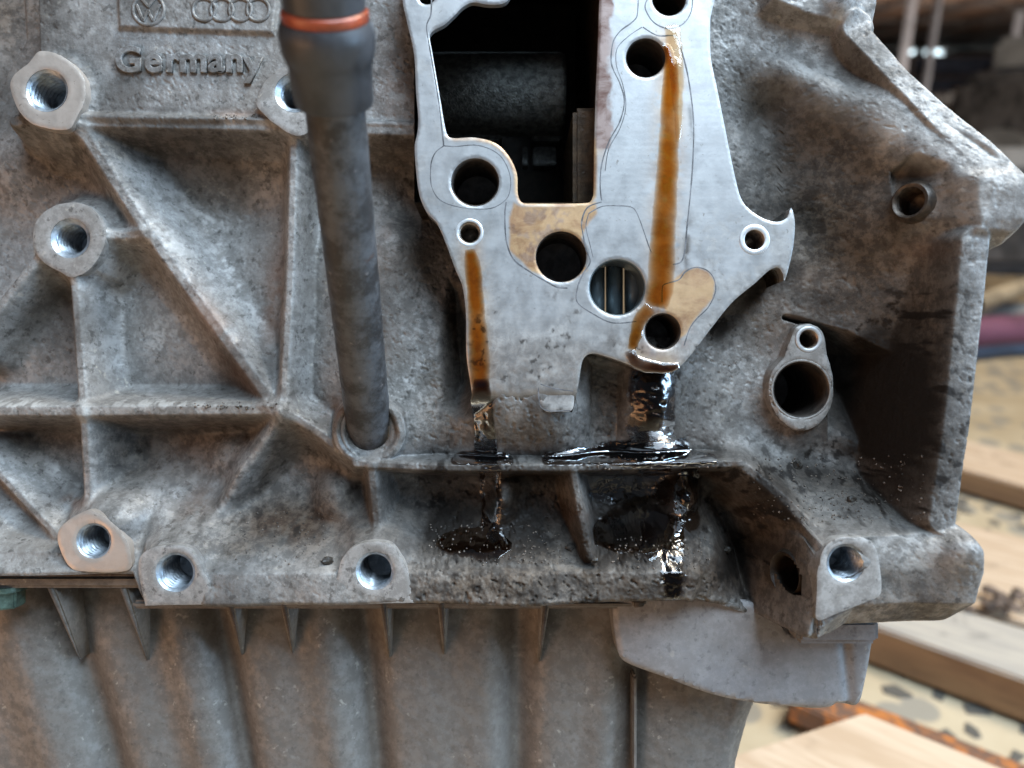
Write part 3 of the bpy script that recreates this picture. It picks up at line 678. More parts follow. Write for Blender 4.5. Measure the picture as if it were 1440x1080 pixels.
LINES = [
 ([(607,-20),(606,20),(600,36),(603,60),(610,100),(618,150),(622,185),(624,205)],0.35),
 ([(624,205),(612,215),(606,232),(607,262),(620,282),(650,292),(690,293),(712,280),(718,262),(716,242),(706,222),(690,210),(668,204),(640,206),(624,205)],0.25),
 ([(712,284),(710,300),(712,338),(722,364),(745,382),(772,398),(784,404),(798,405)],0.4),
 ([(938,-30),(918,-12),(908,4),(908,14),(920,32),(940,40),(960,34),(972,16),(974,-10)],0.32),
 ([(898,-20),(896,22),(888,32),(872,44),(862,60),(860,90),(872,118),(878,142),(872,170),(856,200),(846,232),(844,262),(846,282)],0.32),
 ([(903,38),(885,50),(868,68),(867,92),(876,120),(880,150),(872,180),(856,210),(851,240)],0.22),
 ([(904,38),(925,50),(950,51),(958,70),(968,110),(975,165),(975,210),(972,260),(966,320),(963,352),(958,368),(946,372)],0.35),
 ([(846,284),(826,292),(818,312),(820,330),(824,350),(830,368),(820,385),(812,405),(812,425),(835,442),(862,454),(895,452)],0.35),
 ([(828,300),(848,290),(882,290),(892,294),(900,310),(912,345),(916,355)],0.28),
 ([(828,300),(824,318),(830,345),(834,362)],0.22),
 ([(931,425),(932,402),(940,398),(955,393),(964,382),(978,376),(994,380),(1004,392),(1006,410),(996,432),(980,448),(970,462),(962,486)],0.32),
 ([(760,540),(778,546),(806,550)],0.3),([(757,545),(758,562),(762,574),(776,578),(802,577)],0.25),
]
for pts, wd in LINES: ribbon('gasket_mark', pts, wd, M_LINE, face)
# small cast pad at the foot of the face
tabm = plate('cast_tab', catmull([W(a, b, 1.5) for a, b in [(757,541),(790,549),(806,552),(805,576),(785,579),(764,576)]], 0.4), [], 2.0, 6, M_FACE, engine, step=0.5, bevel=0.15,
    attr_fn=lambda X, Z, Y: dict(amber=X * 0, brown=X * 0, dark=0.6 * sstep(0.55, 0.7, fbm(X, Z, 2, 5, 3)), scuff=X * 0 + 0.9))

# ------------------------------------------------------------------ bolt bosses
M_BOSS_GREY = cast_material('boss_face_grey', (0.36, 0.34, 0.32), (0.20, 0.185, 0.17), 0.25, masks=False)
for (lab, cx, cy, d, r, rc, ol, m) in BOSSES:
    out = catmull([W(a, b, d) for a, b in ol], 0.45)
    bo = plate('bolt_boss', out, [circle_loop(cx, cy, rc, d)], d, d + (9 if cy > 750 else 14), (M_BOSS_GREY, M_BOSS, M_BOSS_GREY)[m], engine, step=0.6, bevel=0.2, wob=0.12 if m != 1 else 0.0, edge_noise=0.2, wall_draft=0.3 if cy > 750 else 1.2, hole_back=d + 0.6)
    bore('threaded_hole', cx, cy, d + 0.3, r, M_THREAD, bo, 13, True, 1.5, 0.85, rc)
X0, Z0 = W(1190, 792, -14)
torus_ring('spot_face', X0, -13.85, Z0, 5.9, 0.45, M_BOSS_GREY, engine, sq=0.25)
# pierced lug in the recess
lug_ol = [(1103,502),(1114,474),(1121,460),(1136,455),(1152,460),(1160,474),(1163,495),(1172,530),(1172,562),(1162,585),(1146,600),(1124,605),(1104,596),(1090,578),(1082,555),(1084,530),(1093,514)]
lug = plate('pierced_lug', catmull([W(a, b, LUGD) for a, b in lug_ol], 0.4), [circle_loop(1127, 548, 40, LUGD), circle_loop(1137, 477, 14, LUGD)], LUGD, LUGD + 12, M_BOSS_GREY, engine, step=0.6, bevel=0.5, wob=0.6, edge_noise=0.4, wall_draft=1.5, hole_back=LUGD + 1)
bore('large_bore', 1127, 548, LUGD + 0.2, 37, M_HOLE, lug, 30, False, chamfer_px=41)
bore('bolt_hole', 1137, 477, LUGD + 0.2, 12, M_THREAD_DULL, lug, 10, True, 1.0, 0.25, 14)
a, b = W(1137, 477, LUGD); torus_ring('washer_ring', a, LUGD - 0.05, b, 3.1, 0.55, M_LUG, lug, sq=0.4)
a, b = W(1127, 548, LUGD); torus_ring('bore_rim', a, LUGD + 0.15, b, 8.0, 0.35, M_BOSS_GREY, lug, sq=0.6)
M_THREAD_RUST = simple('threaded_grimy', (0.05, 0.036, 0.026), 0.45, 0.4, 0.5, 400, 0.3, 0.0002)
# threaded hole on the flank of the right wall, facing left and forward
def side_bore(name, px, py, d, r, axis, mat, length, thread=True, pitch=1.5, collar=True):
    n = 64; rows = int(length / (pitch / 8)) if thread else 6; vs = []; ax = Vector(axis).normalized(); u_ = ax.cross(Vector((0, 0, 1))).normalized(); v_ = ax.cross(u_)
    c0 = V3(px, py, d) * 1000
    for k in range(rows + 1):
        y = length * k / rows
        for i in range(n):
            th = 2 * math.pi * i / n; q = r
            if thread: q = r + 0.6 * (1 - abs((((y / pitch) + i / n) % 1) * 2 - 1))
            if k == 0: q = r + 0.9
            vs.append(c0 + ax * (y - 0.8) + (u_ * math.cos(th) + v_ * math.sin(th)) * q)
    fs_ = [(k * n + i, k * n + (i + 1) % n, (k + 1) * n + (i + 1) % n, (k + 1) * n + i) for k in range(rows) for i in range(n)]
    vs.append(c0 + ax * (length + 0.5)); c = len(vs) - 1; fs_ += [(rows * n + i, rows * n + (i + 1) % n, c) for i in range(n)]
    # collar
    s0 = len(vs)
    for rr, yy in ((r + 0.9, -0.8), (r + 1.15, -0.6), (r + 2.2, 1.6)):
        for i in range(n):
            th = 2 * math.pi * i / n; vs.append(c0 + ax * yy + (u_ * math.cos(th) + v_ * math.sin(th)) * rr)
    for k in range(2): fs_ += [(s0 + k * n + i, s0 + (k + 1) * n + i, s0 + (k + 1) * n + (i + 1) % n, s0 + k * n + (i + 1) % n) for i in range(n)]
    o = new_mesh_obj(name, [tuple(q * 0.001) for q in vs], fs_, mat, engine, True); sharpen(o, 50); return o
side_bore('side_threaded_hole', 1281, 283, D_SIDE + 0.1, 3.4, (0.74, 0.67, -0.05), M_THREAD_RUST, 9)
side_bore('blind_hole', 1106, 806, D_BLIND + 0.5, 4.6, (0.93, 0.36, 0), M_DEEP, 8, False, collar=False)

# ------------------------------------------------------------------ crank chamber behind the window
bm = bmesh.new()
def bx(bm, c, s, rot=None):
    r_ = bmesh.ops.create_cube(bm, size=1); vs = r_['verts']
    bmesh.ops.scale(bm, verts=vs, vec=Vector(s)); 
    if rot: bmesh.ops.rotate(bm, verts=vs, cent=(0, 0, 0), matrix=rot)
    bmesh.ops.translate(bm, verts=vs, vec=Vector(c)); return vs
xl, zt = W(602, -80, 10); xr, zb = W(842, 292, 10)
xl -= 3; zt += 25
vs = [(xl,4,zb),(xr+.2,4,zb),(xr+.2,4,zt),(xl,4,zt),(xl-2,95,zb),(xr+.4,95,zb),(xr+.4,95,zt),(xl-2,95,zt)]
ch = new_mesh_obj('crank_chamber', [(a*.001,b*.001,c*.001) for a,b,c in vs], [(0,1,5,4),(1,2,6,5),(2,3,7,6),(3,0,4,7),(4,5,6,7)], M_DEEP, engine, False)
def part_box(name, px0, py0, px1, py1, d, thick, mat, bev=0.6, parent=None):
    x0, z0 = W(px0, py0, d); x1, z1 = W(px1, py1, d)
    bm = bmesh.new(); bx(bm, ((x0 + x1) / 2, d + thick / 2, (z0 + z1) / 2), (x1 - x0, thick, z0 - z1))
    bmesh.ops.bevel(bm, geom=bm.edges[:], offset=bev, segments=2, affect='EDGES')
    bmesh.ops.scale(bm, verts=bm.verts, vec=(.001, .001, .001)); return bm_obj(name, bm, mat, parent or ch)
def hcyl(name, px0, px1, py, d, r, mat, arc=None):
    x0, z0 = W(px0, py, d); x1, _ = W(px1, py, d); n = 96; vs = []; m = 40
    for k in range(m + 1):
        xx = x0 + (x1 - x0) * k / m
        for i in range(n):
            a = 2 * math.pi * i / n; rr = r
            if 0.30 < a / (2 * math.pi) % 1 < 0.5: rr = r * 0.985
            edge = min(k, m - k); rr -= 0.8 * max(0, 1 - edge / 1.0)
            vs.append(((xx) * .001, (d + r + rr * math.sin(a)) * .001, (z0 + rr * math.cos(a)) * .001))
    fs_ = [(k * n + i, k * n + (i + 1) % n, (k + 1) * n + (i + 1) % n, (k + 1) * n + i) for k in range(m) for i in range(n)]
    fs_ += [tuple(range(n))[::-1], tuple(m * n + i for i in range(n))]
    return new_mesh_obj(name, vs, fs_, mat, ch)
hcyl('counterweight', 560, 797, 112, 30, 12.5, M_CRANK)
part_box('bearing_cap', 590, 172, 705, 196, 42, 12, M_CRANK)
part_box('bearing_cap', 748, 172, 790, 197, 44, 12, M_CRANK)
part_box('cap_bolt', 735, 206, 742, 232, 48, 6, M_CRANK, 0.3)
part_box('cap_bolt', 750, 206, 782, 232, 48, 8, M_CRANK, 0.4)
part_box('inner_wall', 806, 150, 842, 420, 17, 42, M_BROWNWALL, 1.2)

# ------------------------------------------------------------------ cast-on lettering and emblems
def text_part(name, body, px, py, d, size_mm, thick, xs=1.0, spacing=1.0):
    cu = bpy.data.curves.new(name, 'FONT'); cu.body = body; cu.size = size_mm * .001; cu.extrude = thick * .0005; cu.bevel_depth = 0.00022; cu.offset = 0.00018; cu.bevel_resolution = 2
    cu.align_x = 'CENTER'; cu.align_y = 'CENTER'; cu.space_character = spacing
    o = bpy.data.objects.new(name, cu); COL.objects.link(o)
    dg = bpy.context.evaluated_depsgraph_get(); me = bpy.data.meshes.new_from_object(o.evaluated_get(dg)); bpy.data.objects.remove(o)
    me.transform(Matrix.Diagonal((xs, 1, 1, 1))); me.transform(Matrix.Rotation(R(90), 4, 'X')); me.transform(Matrix.Rotation(R(-1.0), 4, 'Y') @ Matrix.Identity(4))
    me.transform(Matrix.Translation(V3(px, py, d))); me.materials.clear(); me.materials.append(M_LETTER)
    o = bpy.data.objects.new(name, me); COL.objects.link(o); o.parent = engine; return o
M_LETTER = cast_material('cast_letter', (0.23, 0.225, 0.22), (0.085, 0.078, 0.072), 1.0, masks=False)
for (ch_, lx) in (('G',181),('e',216),('r',243),('m',272),('a',304),('n',330),('y',356)):
    text_part('cast_letter', ch_, lx, 86 if ch_ != 'y' else 90, 12.0, 9.6, 0.5, 1.05)
def bar(bm, p, q, wd, d, h):
    a = Vector((*W(*p, d),)); b = Vector((*W(*q, d),)); dr = b - a; L = dr.length; ang = math.atan2(dr.y, dr.x)
    vs = bx(bm, (0, 0, 0), (L + wd * 0.6, h, wd)); bmesh.ops.rotate(bm, verts=vs, cent=(0, 0, 0), matrix=Matrix.Rotation(-ang, 3, 'Y'))
    bmesh.ops.translate(bm, verts=vs, vec=((a.x + b.x) / 2, d, (a.y + b.y) / 2))
a, b = W(209, 14, 11.4); ring = torus_ring('emblem_ring', a, 11.4, b, 4.2, 0.55, M_LETTER, engine)
bm = bmesh.new()
for p, q in (((199,-2),(209,10)),((219,-2),(209,10)),((193,8),(202,30)),((202,30),(209,16)),((209,16),(216,30)),((216,30),(225,8))): bar(bm, p, q, 0.8, 11.4, 1.0)
bmesh.ops.bevel(bm, geom=bm.edges[:], offset=0.15, segments=1, affect='EDGES'); bmesh.ops.scale(bm, verts=bm.verts, vec=(.001, .001, .001)); bm_obj('emblem_letters', bm, M_LETTER, engine)
for lx in (287, 312, 338, 363):
    a, b = W(lx, 14, 11.4); torus_ring('emblem_ring', a, 11.4, b, 3.05, 0.55, M_LETTER, engine)

# ------------------------------------------------------------------ dipstick tube
M_TUBE = None
t = NT('tube_metal')
c = t.mix(t.ramp(t.noise(120, 7, 0.75, 0.0), 0.40, 0.62), (0.030, 0.028, 0.028), (0.085, 0.087, 0.093))
c = t.mix(t.ramp(t.noise(350, 4, 0.6), 0.64, 0.72), c, (0.14, 0.13, 0.13))
c = t.mix(t.ramp(t.noise(60, 5, 0.7, 0.5), 0.64, 0.74), c, (0.07, 0.03, 0.015))
M_TUBE = t.set(color=c, rough=t.ramp(t.noise(200, 4), 0.3, 0.7, 0.38, 0.62), metal=0.25, normal=t.bump(t.noise(500, 4), 0.5, 0.0004))
M_RUBBER = simple('black_rubber', (0.035, 0.036, 0.040), 0.42, 0.0, 0.3, 120, 0.2, 0.0003)
M_SEAL = simple('orange_seal', (0.27, 0.050, 0.018), 0.38, 0.0, 0.45, 160, 0.2, 0.0003)
P0 = V3(519, 604, 13) * 1000; P1 = V3(470, 140, -46) * 1000; AX = (P1 - P0); LEN = AX.length; AX.normalize()
tube = block_frame(empty('dipstick_tube')); tag(tube, 'black metal dipstick tube with a flared collar and orange seal ring, standing in the block', 'dipstick tube')
U_ = AX.cross(Vector((0, 1, 0))).normalized(); V_ = AX.cross(U_)
def lathe(name, prof, mat, parent, n=72, wob=0.0):
    vs = []; fs_ = []
    for s, r in prof:
        for i in range(n):
            a = 2 * math.pi * i / n; rr = r * (1 + wob * math.sin(3 * a + s * 0.2))
            vs.append(tuple((P0 + AX * s + (U_ * math.cos(a) + V_ * math.sin(a)) * rr) * 0.001))
    for k in range(len(prof) - 1): fs_ += [(k * n + i, k * n + (i + 1) % n, (k + 1) * n + (i + 1) % n, (k + 1) * n + i) for i in range(n)]
    o = new_mesh_obj(name, vs, fs_, mat, parent); bm = bmesh.new(); bm.from_mesh(o.data); bmesh.ops.recalc_face_normals(bm, faces=bm.faces); bm.to_mesh(o.data); bm.free(); sharpen(o, 30); return o
lathe('tube', [(-6, 5.6), (0, 5.9)] + [(s, 6.0 + 0.05 * math.sin(s * .7)) for s in np.linspace(3, LEN + 2, 40)], M_TUBE, tube)
L = LEN
lathe('collar', [(L - 1, 6.1), (L - 0.7, 7.5), (L - 0.2, 7.75), (L + 6.5, 8.0), (L + 8.2, 8.5), (L + 9.4, 8.85), (L + 12.2, 9.1), (L + 13.8, 8.8), (L + 14.9, 8.2), (L + 15.1, 7.0)], M_RUBBER, tube, wob=0.008)
lathe('seal_ring', [(L + 14.7, 7.3), (L + 15.0, 7.95), (L + 15.8, 8.15), (L + 16.6, 7.95), (L + 17.0, 7.4)], M_SEAL, tube)
lathe('upper_sleeve', [(L + 16.8, 7.2), (L + 17.2, 7.6), (L + 30, 7.65)], M_RUBBER, tube)
a, b = W(524, 606, 8)
torus_ring('socket_lip', a, 8.6, b, 8.2, 0.7, M_CAST, engine, sq=0.8)

# ------------------------------------------------------------------ spilled oil
def oil_material(name, col, dens, rough=0.04, bsc=160, bst=0.2):
    m = bpy.data.materials.new(name); m.use_nodes = True; t = m.node_tree; n = t.nodes; n.clear()
    out = n.new('ShaderNodeOutputMaterial'); mixs = n.new('ShaderNodeMixShader'); tr = n.new('ShaderNodeBsdfTransparent'); gl = n.new('ShaderNodeBsdfGlossy'); fr = n.new('ShaderNodeFresnel')
    at = n.new('ShaderNodeAttribute'); at.attribute_name = 'thick'
    mx = n.new('ShaderNodeMix'); mx.data_type = 'RGBA'; mx.inputs[6].default_value = (1, 1, 1, 1); mx.inputs[7].default_value = (*col, 1)
    tc = n.new('ShaderNodeTexCoord'); nz = n.new('ShaderNodeTexNoise'); nz.inputs['Scale'].default_value = bsc; nz.inputs['Detail'].default_value = 3
    t.links.new(tc.outputs['Object'], nz.inputs[0]); bp = n.new('ShaderNodeBump'); bp.inputs['Strength'].default_value = bst; bp.inputs['Distance'].default_value = 0.0005
    t.links.new(nz.outputs[0], bp.inputs['Height']); fr.inputs['IOR'].default_value = 1.47; gl.inputs['Roughness'].default_value = rough
    t.links.new(bp.outputs[0], gl.inputs['Normal']); t.links.new(bp.outputs[0], fr.inputs['Normal'])
    t.links.new(at.outputs['Fac'], mx.inputs[0]); t.links.new(mx.outputs[2], tr.inputs[0])
    ml = n.new('ShaderNodeMath'); ml.operation = 'MULTIPLY'; sm = n.new('ShaderNodeMapRange'); sm.inputs[2].default_value = 0.3; t.links.new(at.outputs['Fac'], sm.inputs[0])
    t.links.new(fr.outputs[0], ml.inputs[0]); t.links.new(sm.outputs[0], ml.inputs[1])
    t.links.new(ml.outputs[0], mixs.inputs[0]); t.links.new(tr.outputs[0], mixs.inputs[1]); t.links.new(gl.outputs[0], mixs.inputs[2]); t.links.new(mixs.outputs[0], out.inputs[0])
    return m
M_OIL_AMBER = oil_material('amber_oil', (0.68, 0.38, 0.075), 1)
M_OIL_DARK = oil_material('dark_oil', (0.20, 0.09, 0.03), 1, 0.16, 300, 0.35)
M_OIL_POOL = oil_material('pooled_oil', (0.20, 0.09, 0.03), 1, 0.03, 120, 0.22)
def oil_run(name, label, pts, mat, surf, lift=0.35, cat='oil run', step=0.45, cols=17, seed=1, group=None, jag=0.55, soft=1.2):
    """pts: (px, py, depth, half width px); a film with rounded edges that follows the surface"""
    d0 = [p[2] for p in pts]
    c = catmull([(*W(p[0], p[1], p[2]), p[3] * (D0 + p[2]) / F) for p in pts], step, False); n = len(c)
    t_ = np.gradient(c[:, :2], axis=0); t_ /= np.linalg.norm(t_, axis=1)[:, None] + 1e-9; nr = np.stack([-t_[:, 1], t_[:, 0]], 1)
    k = np.linspace(-1, 1, cols)
    jl = 1 + jag * (fbm(c[:, 0] + seed * 9, c[:, 1], 3.0, seed, 3) - 0.5); jr = 1 + jag * (fbm(c[:, 0] - seed * 9, c[:, 1], 3.0, seed + 5, 3) - 0.5)
    wd = c[:, 2][:, None] * np.where(k < 0, jl[:, None], jr[:, None])
    X = c[:, 0][:, None] + nr[:, 0][:, None] * wd * k; Z = c[:, 1][:, None] + nr[:, 1][:, None] * wd * k
    prof = np.sqrt(np.clip(1 - k ** 2, 0, 1)) ** 0.8
    end = np.minimum(np.arange(n), np.arange(n)[::-1]); e = np.sqrt(np.clip(end / 4.0, 0, 1))[:, None]
    Y = surf(X, Z) - 0.02 - lift * prof * e
    th = np.clip(prof ** soft * (0.75 + 0.5 * fbm(X, Z, 4, seed + 3, 2)), 0, 1) * e
    vs = np.stack([X, Y, Z], -1).reshape(-1, 3) * .001; ii = np.arange(n * cols).reshape(n, cols)
    fs_ = np.stack([ii[:-1, :-1], ii[:-1, 1:], ii[1:, 1:], ii[1:, :-1]], -1).reshape(-1, 4)
    o = new_mesh_obj(name, vs, fs_, mat, None, True, dict(thick=th)); block_frame(o); tag(o, label, cat, group); return o
flat = lambda X, Z: X * 0
pool = lambda X, Z: depth(X, Z, True) * 0.5 + depth(X, Z, False) * 0.5 + 0.05
wall = lambda X, Z: depth(X, Z, True) - 0.02
oil_run('oil_run', 'long amber oil streak down the right of the bright machined face', [(936,62,0,6),(943,95,0,11),(942,150,0,13),(940,210,0,15),(936,280,0,17),(932,340,0,18),(929,400,0,20),(922,432,0,17)], M_OIL_AMBER, flat, 0.10, seed=2, jag=0.22, soft=1.8, cols=25)
oil_run('oil_run', 'pale oil film beside the long amber streak under the top port', [(944,36,0,10),(948,70,0,12),(952,110,0,10),(954,160,0,6),(953,200,0,3)], oil_material('pale_oil', (0.93, 0.80, 0.62), 1), flat, 0.1, seed=3)
oil_run('oil_run', 'short amber oil streak below the small bolt hole at the left of the machined face', [(661,350,0,7),(664,372,0,12),(668,410,0,12),(671,450,0,13),(674,500,.4,15),(676,545,2,14)], M_OIL_AMBER, lambda X, Z: np.where(Z < W(0, 480, 0)[1], 0.05 * np.maximum(0, W(0, 480, 0)[1] - Z) ** 1.3, 0), 0.10, seed=4, jag=0.25, soft=1.8, cols=21)
oil_run('oil_run', 'dark glossy oil run below the short amber streak, dripping onto the narrow ledge', [(677,532,1.5,10),(678,560,3,15),(680,590,5,16),(682,620,8,16),(683,642,8,18)], M_OIL_DARK, lambda X, Z: np.minimum(wall(X, Z), np.where(Z > W(0, 604, 1)[1], foot(X, Z), 99)), 0.15, seed=5, jag=.5, soft=.7)
oil_run('oil_run', 'wide dark oil run down the column under the lower oil port', [(908,510,3,22),(916,530,5,33),(918,560,7,34),(918,600,8,33),(920,640,9,38)], M_OIL_DARK, wall, 0.15, seed=6, jag=.5, soft=.6)
oil_run('oil_bead', 'thick curved bead of dark oil hanging at the lip below the lower oil port', [(886,492,0,7),(893,508,0,10),(915,515,0,9),(940,518,0,8),(956,514,0,4)], M_OIL_DARK, flat, 0.7, 'oil bead', seed=7)
oil_run('oil_film', 'amber oil film curling round the left of the lower oil port', [(916,432,0,10),(900,450,0,10),(894,472,0,9),(888,492,0,7)], M_OIL_AMBER, flat, 0.35, 'oil film', seed=8)
oil_run('oil_puddle', 'long dark oil puddle lying on the right half of the narrow ledge', [(765,648,6,4),(800,642,7,7),(850,640,8,13),(900,638,8,17),(950,640,8,15),(990,645,7,9),(1010,650,6,3)], M_OIL_POOL, pool, 0.6, 'oil puddle', seed=9, jag=.9)
oil_run('oil_puddle', 'small oil puddle on the narrow ledge under the left oil run', [(636,645,8,4),(655,644,8,9),(685,644,8,10),(712,646,8,7),(722,648,7,3)], M_OIL_POOL, pool, 0.6, 'oil puddle', seed=10, jag=.9)
oil_run('oil_run', 'dark oil run in the hollow under the left part of the narrow ledge', [(690,664,8,8),(688,685,14,11),(690,715,14,11),(686,745,13,12)], M_OIL_DARK, wall, 0.15, seed=11, jag=.9)
oil_run('oil_puddle', 'dark oval oil puddle on the floor of the left hollow', [(612,762,10,3),(635,763,10,14),(670,764,9,19),(700,766,8,14),(720,768,8,4)], M_OIL_POOL, pool, 0.3, 'oil puddle', seed=12, jag=.8)
oil_run('oil_puddle', 'large black oil puddle on the floor of the right hollow', [(832,752,13,8),(860,748,14,24),(900,742,14,30),(940,745,11,26),(965,752,10,8)], M_OIL_POOL, pool, 0.35, 'oil puddle', seed=13, jag=.9)
oil_run('oil_run', 'glossy oil run over the rounded bump in the right hollow', [(968,668,12,6),(970,690,8,11),(968,715,8,12),(962,742,10,8)], M_OIL_DARK, wall, 0.15, seed=14, jag=.9)
oil_run('oil_run', 'oil run spilling over the lower flange edge below the black puddle', [(945,772,8,14),(945,800,4,17),(946,825,3,18),(944,840,3,10)], M_OIL_DARK, wall, 0.08, seed=15, jag=1.0)

# ------------------------------------------------------------------ crumbs of grit
M_GRIT = simple('grit', (0.03, 0.025, 0.02), 0.4, 0, 0.5, 900, 0.5, 0.0002)
def crumb(px, py, d, s, label):
    bm = bmesh.new(); bmesh.ops.create_icosphere(bm, subdivisions=2, radius=s)
    for v_ in bm.verts: v_.co *= 0.75 + 0.5 * random.random(); v_.co.x *= 1.25
    X, Z = W(px, py, d); Y = float(depth(np.array([X]), np.array([Z]))[0]) - s * 0.4
    bmesh.ops.translate(bm, verts=bm.verts, vec=(X, Y, Z)); bmesh.ops.scale(bm, verts=bm.verts, vec=(.001, .001, .001))
    o = bm_obj('grit_crumb', bm, M_GRIT); block_frame(o); tag(o, label, 'crumb', 'crumbs of dirt on the block'); return o
crumb(463,786,7,1.3,'black dirt crumb on the lower flange left of the middle bolt boss')
crumb(835,786,5,0.9,'small dirt crumb at the foot of the thin upright rib')
crumb(803,775,6,1.0,'dirt crumb just left of the foot of the thin upright rib')
crumb(1028,778,16,1.2,'black dirt crumb in the lower right hollow')
crumb(1192,700,5,1.1,'pale dirt crumb on the floor of the big recess')
crumb(1125,655,12,1.2,'dirt crumb below the large pierced lug')
gv = []; gf = []
rs = random.Random(5)
GR = [(1060,640,1300,735,260),(600,735,800,795,160),(860,755,1000,800,110),(330,720,470,795,110),(1150,690,1215,730,60),(820,640,1010,660,70),(240,565,390,575,60),(300,160,360,168,40)]
cnt = []
for x0, y0, x1, y1, m in GR:
    for _ in range(m): cnt.append((rs.uniform(x0, x1), rs.uniform(y0, y1)))
dd = np.full(len(cnt), 8.0); cn = np.array(cnt)
for _ in range(4):
    X = (cn[:, 0] - 720) * (D0 + dd) / F; Z = (540 - cn[:, 1]) * (D0 + dd) / F; dd = 0.5 * dd + 0.5 * depth(X, Z)
X = (cn[:, 0] - 720) * (D0 + dd) / F; Z = (540 - cn[:, 1]) * (D0 + dd) / F; dd = depth(X, Z)
for i in range(len(cn)):
    s = rs.uniform(0.12, 0.42); o_ = len(gv)
    for v_ in ((1,0,0),(-1,0,0),(0,1,0),(0,-1,0),(0,0,1),(0,0,-1)): gv.append(tuple((c_ + q * s * rs.uniform(.6, 1.2)) * .001 for c_, q in zip((X[i], dd[i] - s * .4, Z[i]), v_)))
    for f_ in ((0,2,4),(2,1,4),(1,3,4),(3,0,4),(2,0,5),(1,2,5),(3,1,5),(0,3,5)): gf.append(tuple(q + o_ for q in f_))
M_SAND = simple('sandy_grit', (0.09, 0.07, 0.055), 0.6, 0, 0.9, 700, 0.5, 0.0002)
keepg = None
o = block_frame(new_mesh_obj('fine_grit', gv, gf, M_SAND, None, False)); tag(o, 'fine dark sandy grit stuck to the ledges of the block', 'grit', kind='stuff')

# ------------------------------------------------------------------ oil pan
pan = new_mesh_obj.__defaults__ and None
NXp, NZp = 620, 240
PANR = [(1070,840),(1072,990),(1058,1030),(1045,1080),(1040,1130)]
pr = [(W(a, b, 28)[1], W(a, b, 28)[0]) for b_, (a, b) in enumerate([(1072,700),(1072,990),(1060,1020),(1050,1055),(1042,1085),(1036,1140)])]
zt_, zb_ = W(0, 800, 30)[1], W(0, 1150, 30)[1]
u = np.linspace(0, 1, NXp)[None, :]; v = np.linspace(0, 1, NZp)[:, None]
z = zt_ + v * (zb_ - zt_) + 0 * u; xl_ = -185.0; x = xl_ + u * (interp(z, pr) - xl_)
px_ = 720 + x * F / (D0 + 28); py_ = 540 - z * F / (D0 + 28)
sk = px_ - (py_ - 860) * (720 - px_) / 1900.0        # columns lean with the view
def wavep(c, wl, wr, amp): q = sk - c; return amp * np.where(q < 0, np.exp(-(q / wl) ** 2), np.exp(-(q / wr) ** 2))
d = np.full(x.shape, 28.0)
for c, wl, wr, a_ in ((20,50,40,-4),(92,20,30,5),(150,70,50,-2.5),(248,30,35,-3),(300,16,24,5.5),(370,70,60,-2.5),(455,36,30,-3.5),(508,20,22,5),(590,70,60,-2),(680,40,30,-2),(728,22,24,5.5),(800,60,50,-2),(860,30,28,-2.5),(905,22,14,3),(980,60,60,-2)): d += wavep(c, wl, wr, a_)
d += 1.2 * (fbm(x, z, 30, 801, 3) - 0.5) + 0.35 * (fbm(x, z, 3.0, 802, 3) - 0.5)
d += 6 * np.maximum(0, 1 - (interp(z, pr) - x) / 8.0) ** 2
co = np.stack([x, d, z], -1).reshape(-1, 3) * .001
ii = np.arange(NXp * NZp).reshape(NZp, NXp); f = np.stack([ii[:-1, :-1], ii[1:, :-1], ii[1:, 1:], ii[:-1, 1:]], -1).reshape(-1, 4)
e0 = ii[:, -1]; bk = co[e0].copy(); bk[:, 1] += 0.07; bk[:, 0] -= 0.004
co = np.concatenate([co, bk]); e1 = NXp * NZp + np.arange(NZp); f = np.concatenate([f, np.stack([e0[:-1], e0[1:], e1[1:], e1[:-1]], -1)])
pan = new_mesh_obj('oil_pan', co, f, M_PAN, engine, True)
pan['label'] = 'dull grey ribbed oil pan bolted under the block'
# pan flange strip, left
bm = bmesh.new(); x0, z0 = W(-80, 809, 12); x1, z1 = W(205, 828, 12); bx(bm, ((x0 + x1) / 2, 22, (z0 + z1) / 2), (x1 - x0, 20, z0 - z1))
bmesh.ops.bevel(bm, geom=bm.edges[:], offset=1.0, segments=3, affect='EDGES'); bmesh.ops.scale(bm, verts=bm.verts, vec=(.001,) * 3); bm_obj('pan_flange', bm, M_PAN, pan)
bm = bmesh.new(); x0, z0 = W(190, 842, 16); x1, z1 = W(915, 854, 16); bx(bm, ((x0 + x1) / 2, 24, (z0 + z1) / 2), (x1 - x0, 20, z0 - z1))
bmesh.ops.bevel(bm, geom=bm.edges[:], offset=0.8, segments=3, affect='EDGES'); bmesh.ops.scale(bm, verts=bm.verts, vec=(.001,) * 3); bm_obj('pan_flange', bm, M_PAN, pan)
# gusset fins
def fin(px0, py0, px1, py1, d0=13, d1=26, w0=1.1):
    a = Vector(V3(px0, py0, d0)); b = Vector(V3(px1, py1, d1)); a2 = a + Vector((0, .02, 0)); b2 = b + Vector((0, .012, 0)); 
    vs = []; 
    for p, ww in ((a, w0), (b, w0 * 0.35), (b2, w0 * 0.6), (a2, w0 * 2.0)):
        vs += [p + Vector((-ww * .001, 0, 0)), p + Vector((ww * .001, 0, 0))]
    fs_ = [(0, 2, 3, 1), (0, 6, 4, 2), (1, 3, 5, 7), (0, 1, 7, 6), (2, 4, 5, 3)]
    bm = bmesh.new(); vv = [bm.verts.new(q) for q in vs]; [bm.faces.new([vv[i] for i in f_]) for f_ in fs_]
    bmesh.ops.bevel(bm, geom=bm.edges[:], offset=0.00045, segments=3, affect='EDGES'); return bm_obj('gusset_fin', bm, M_PAN, pan, True)
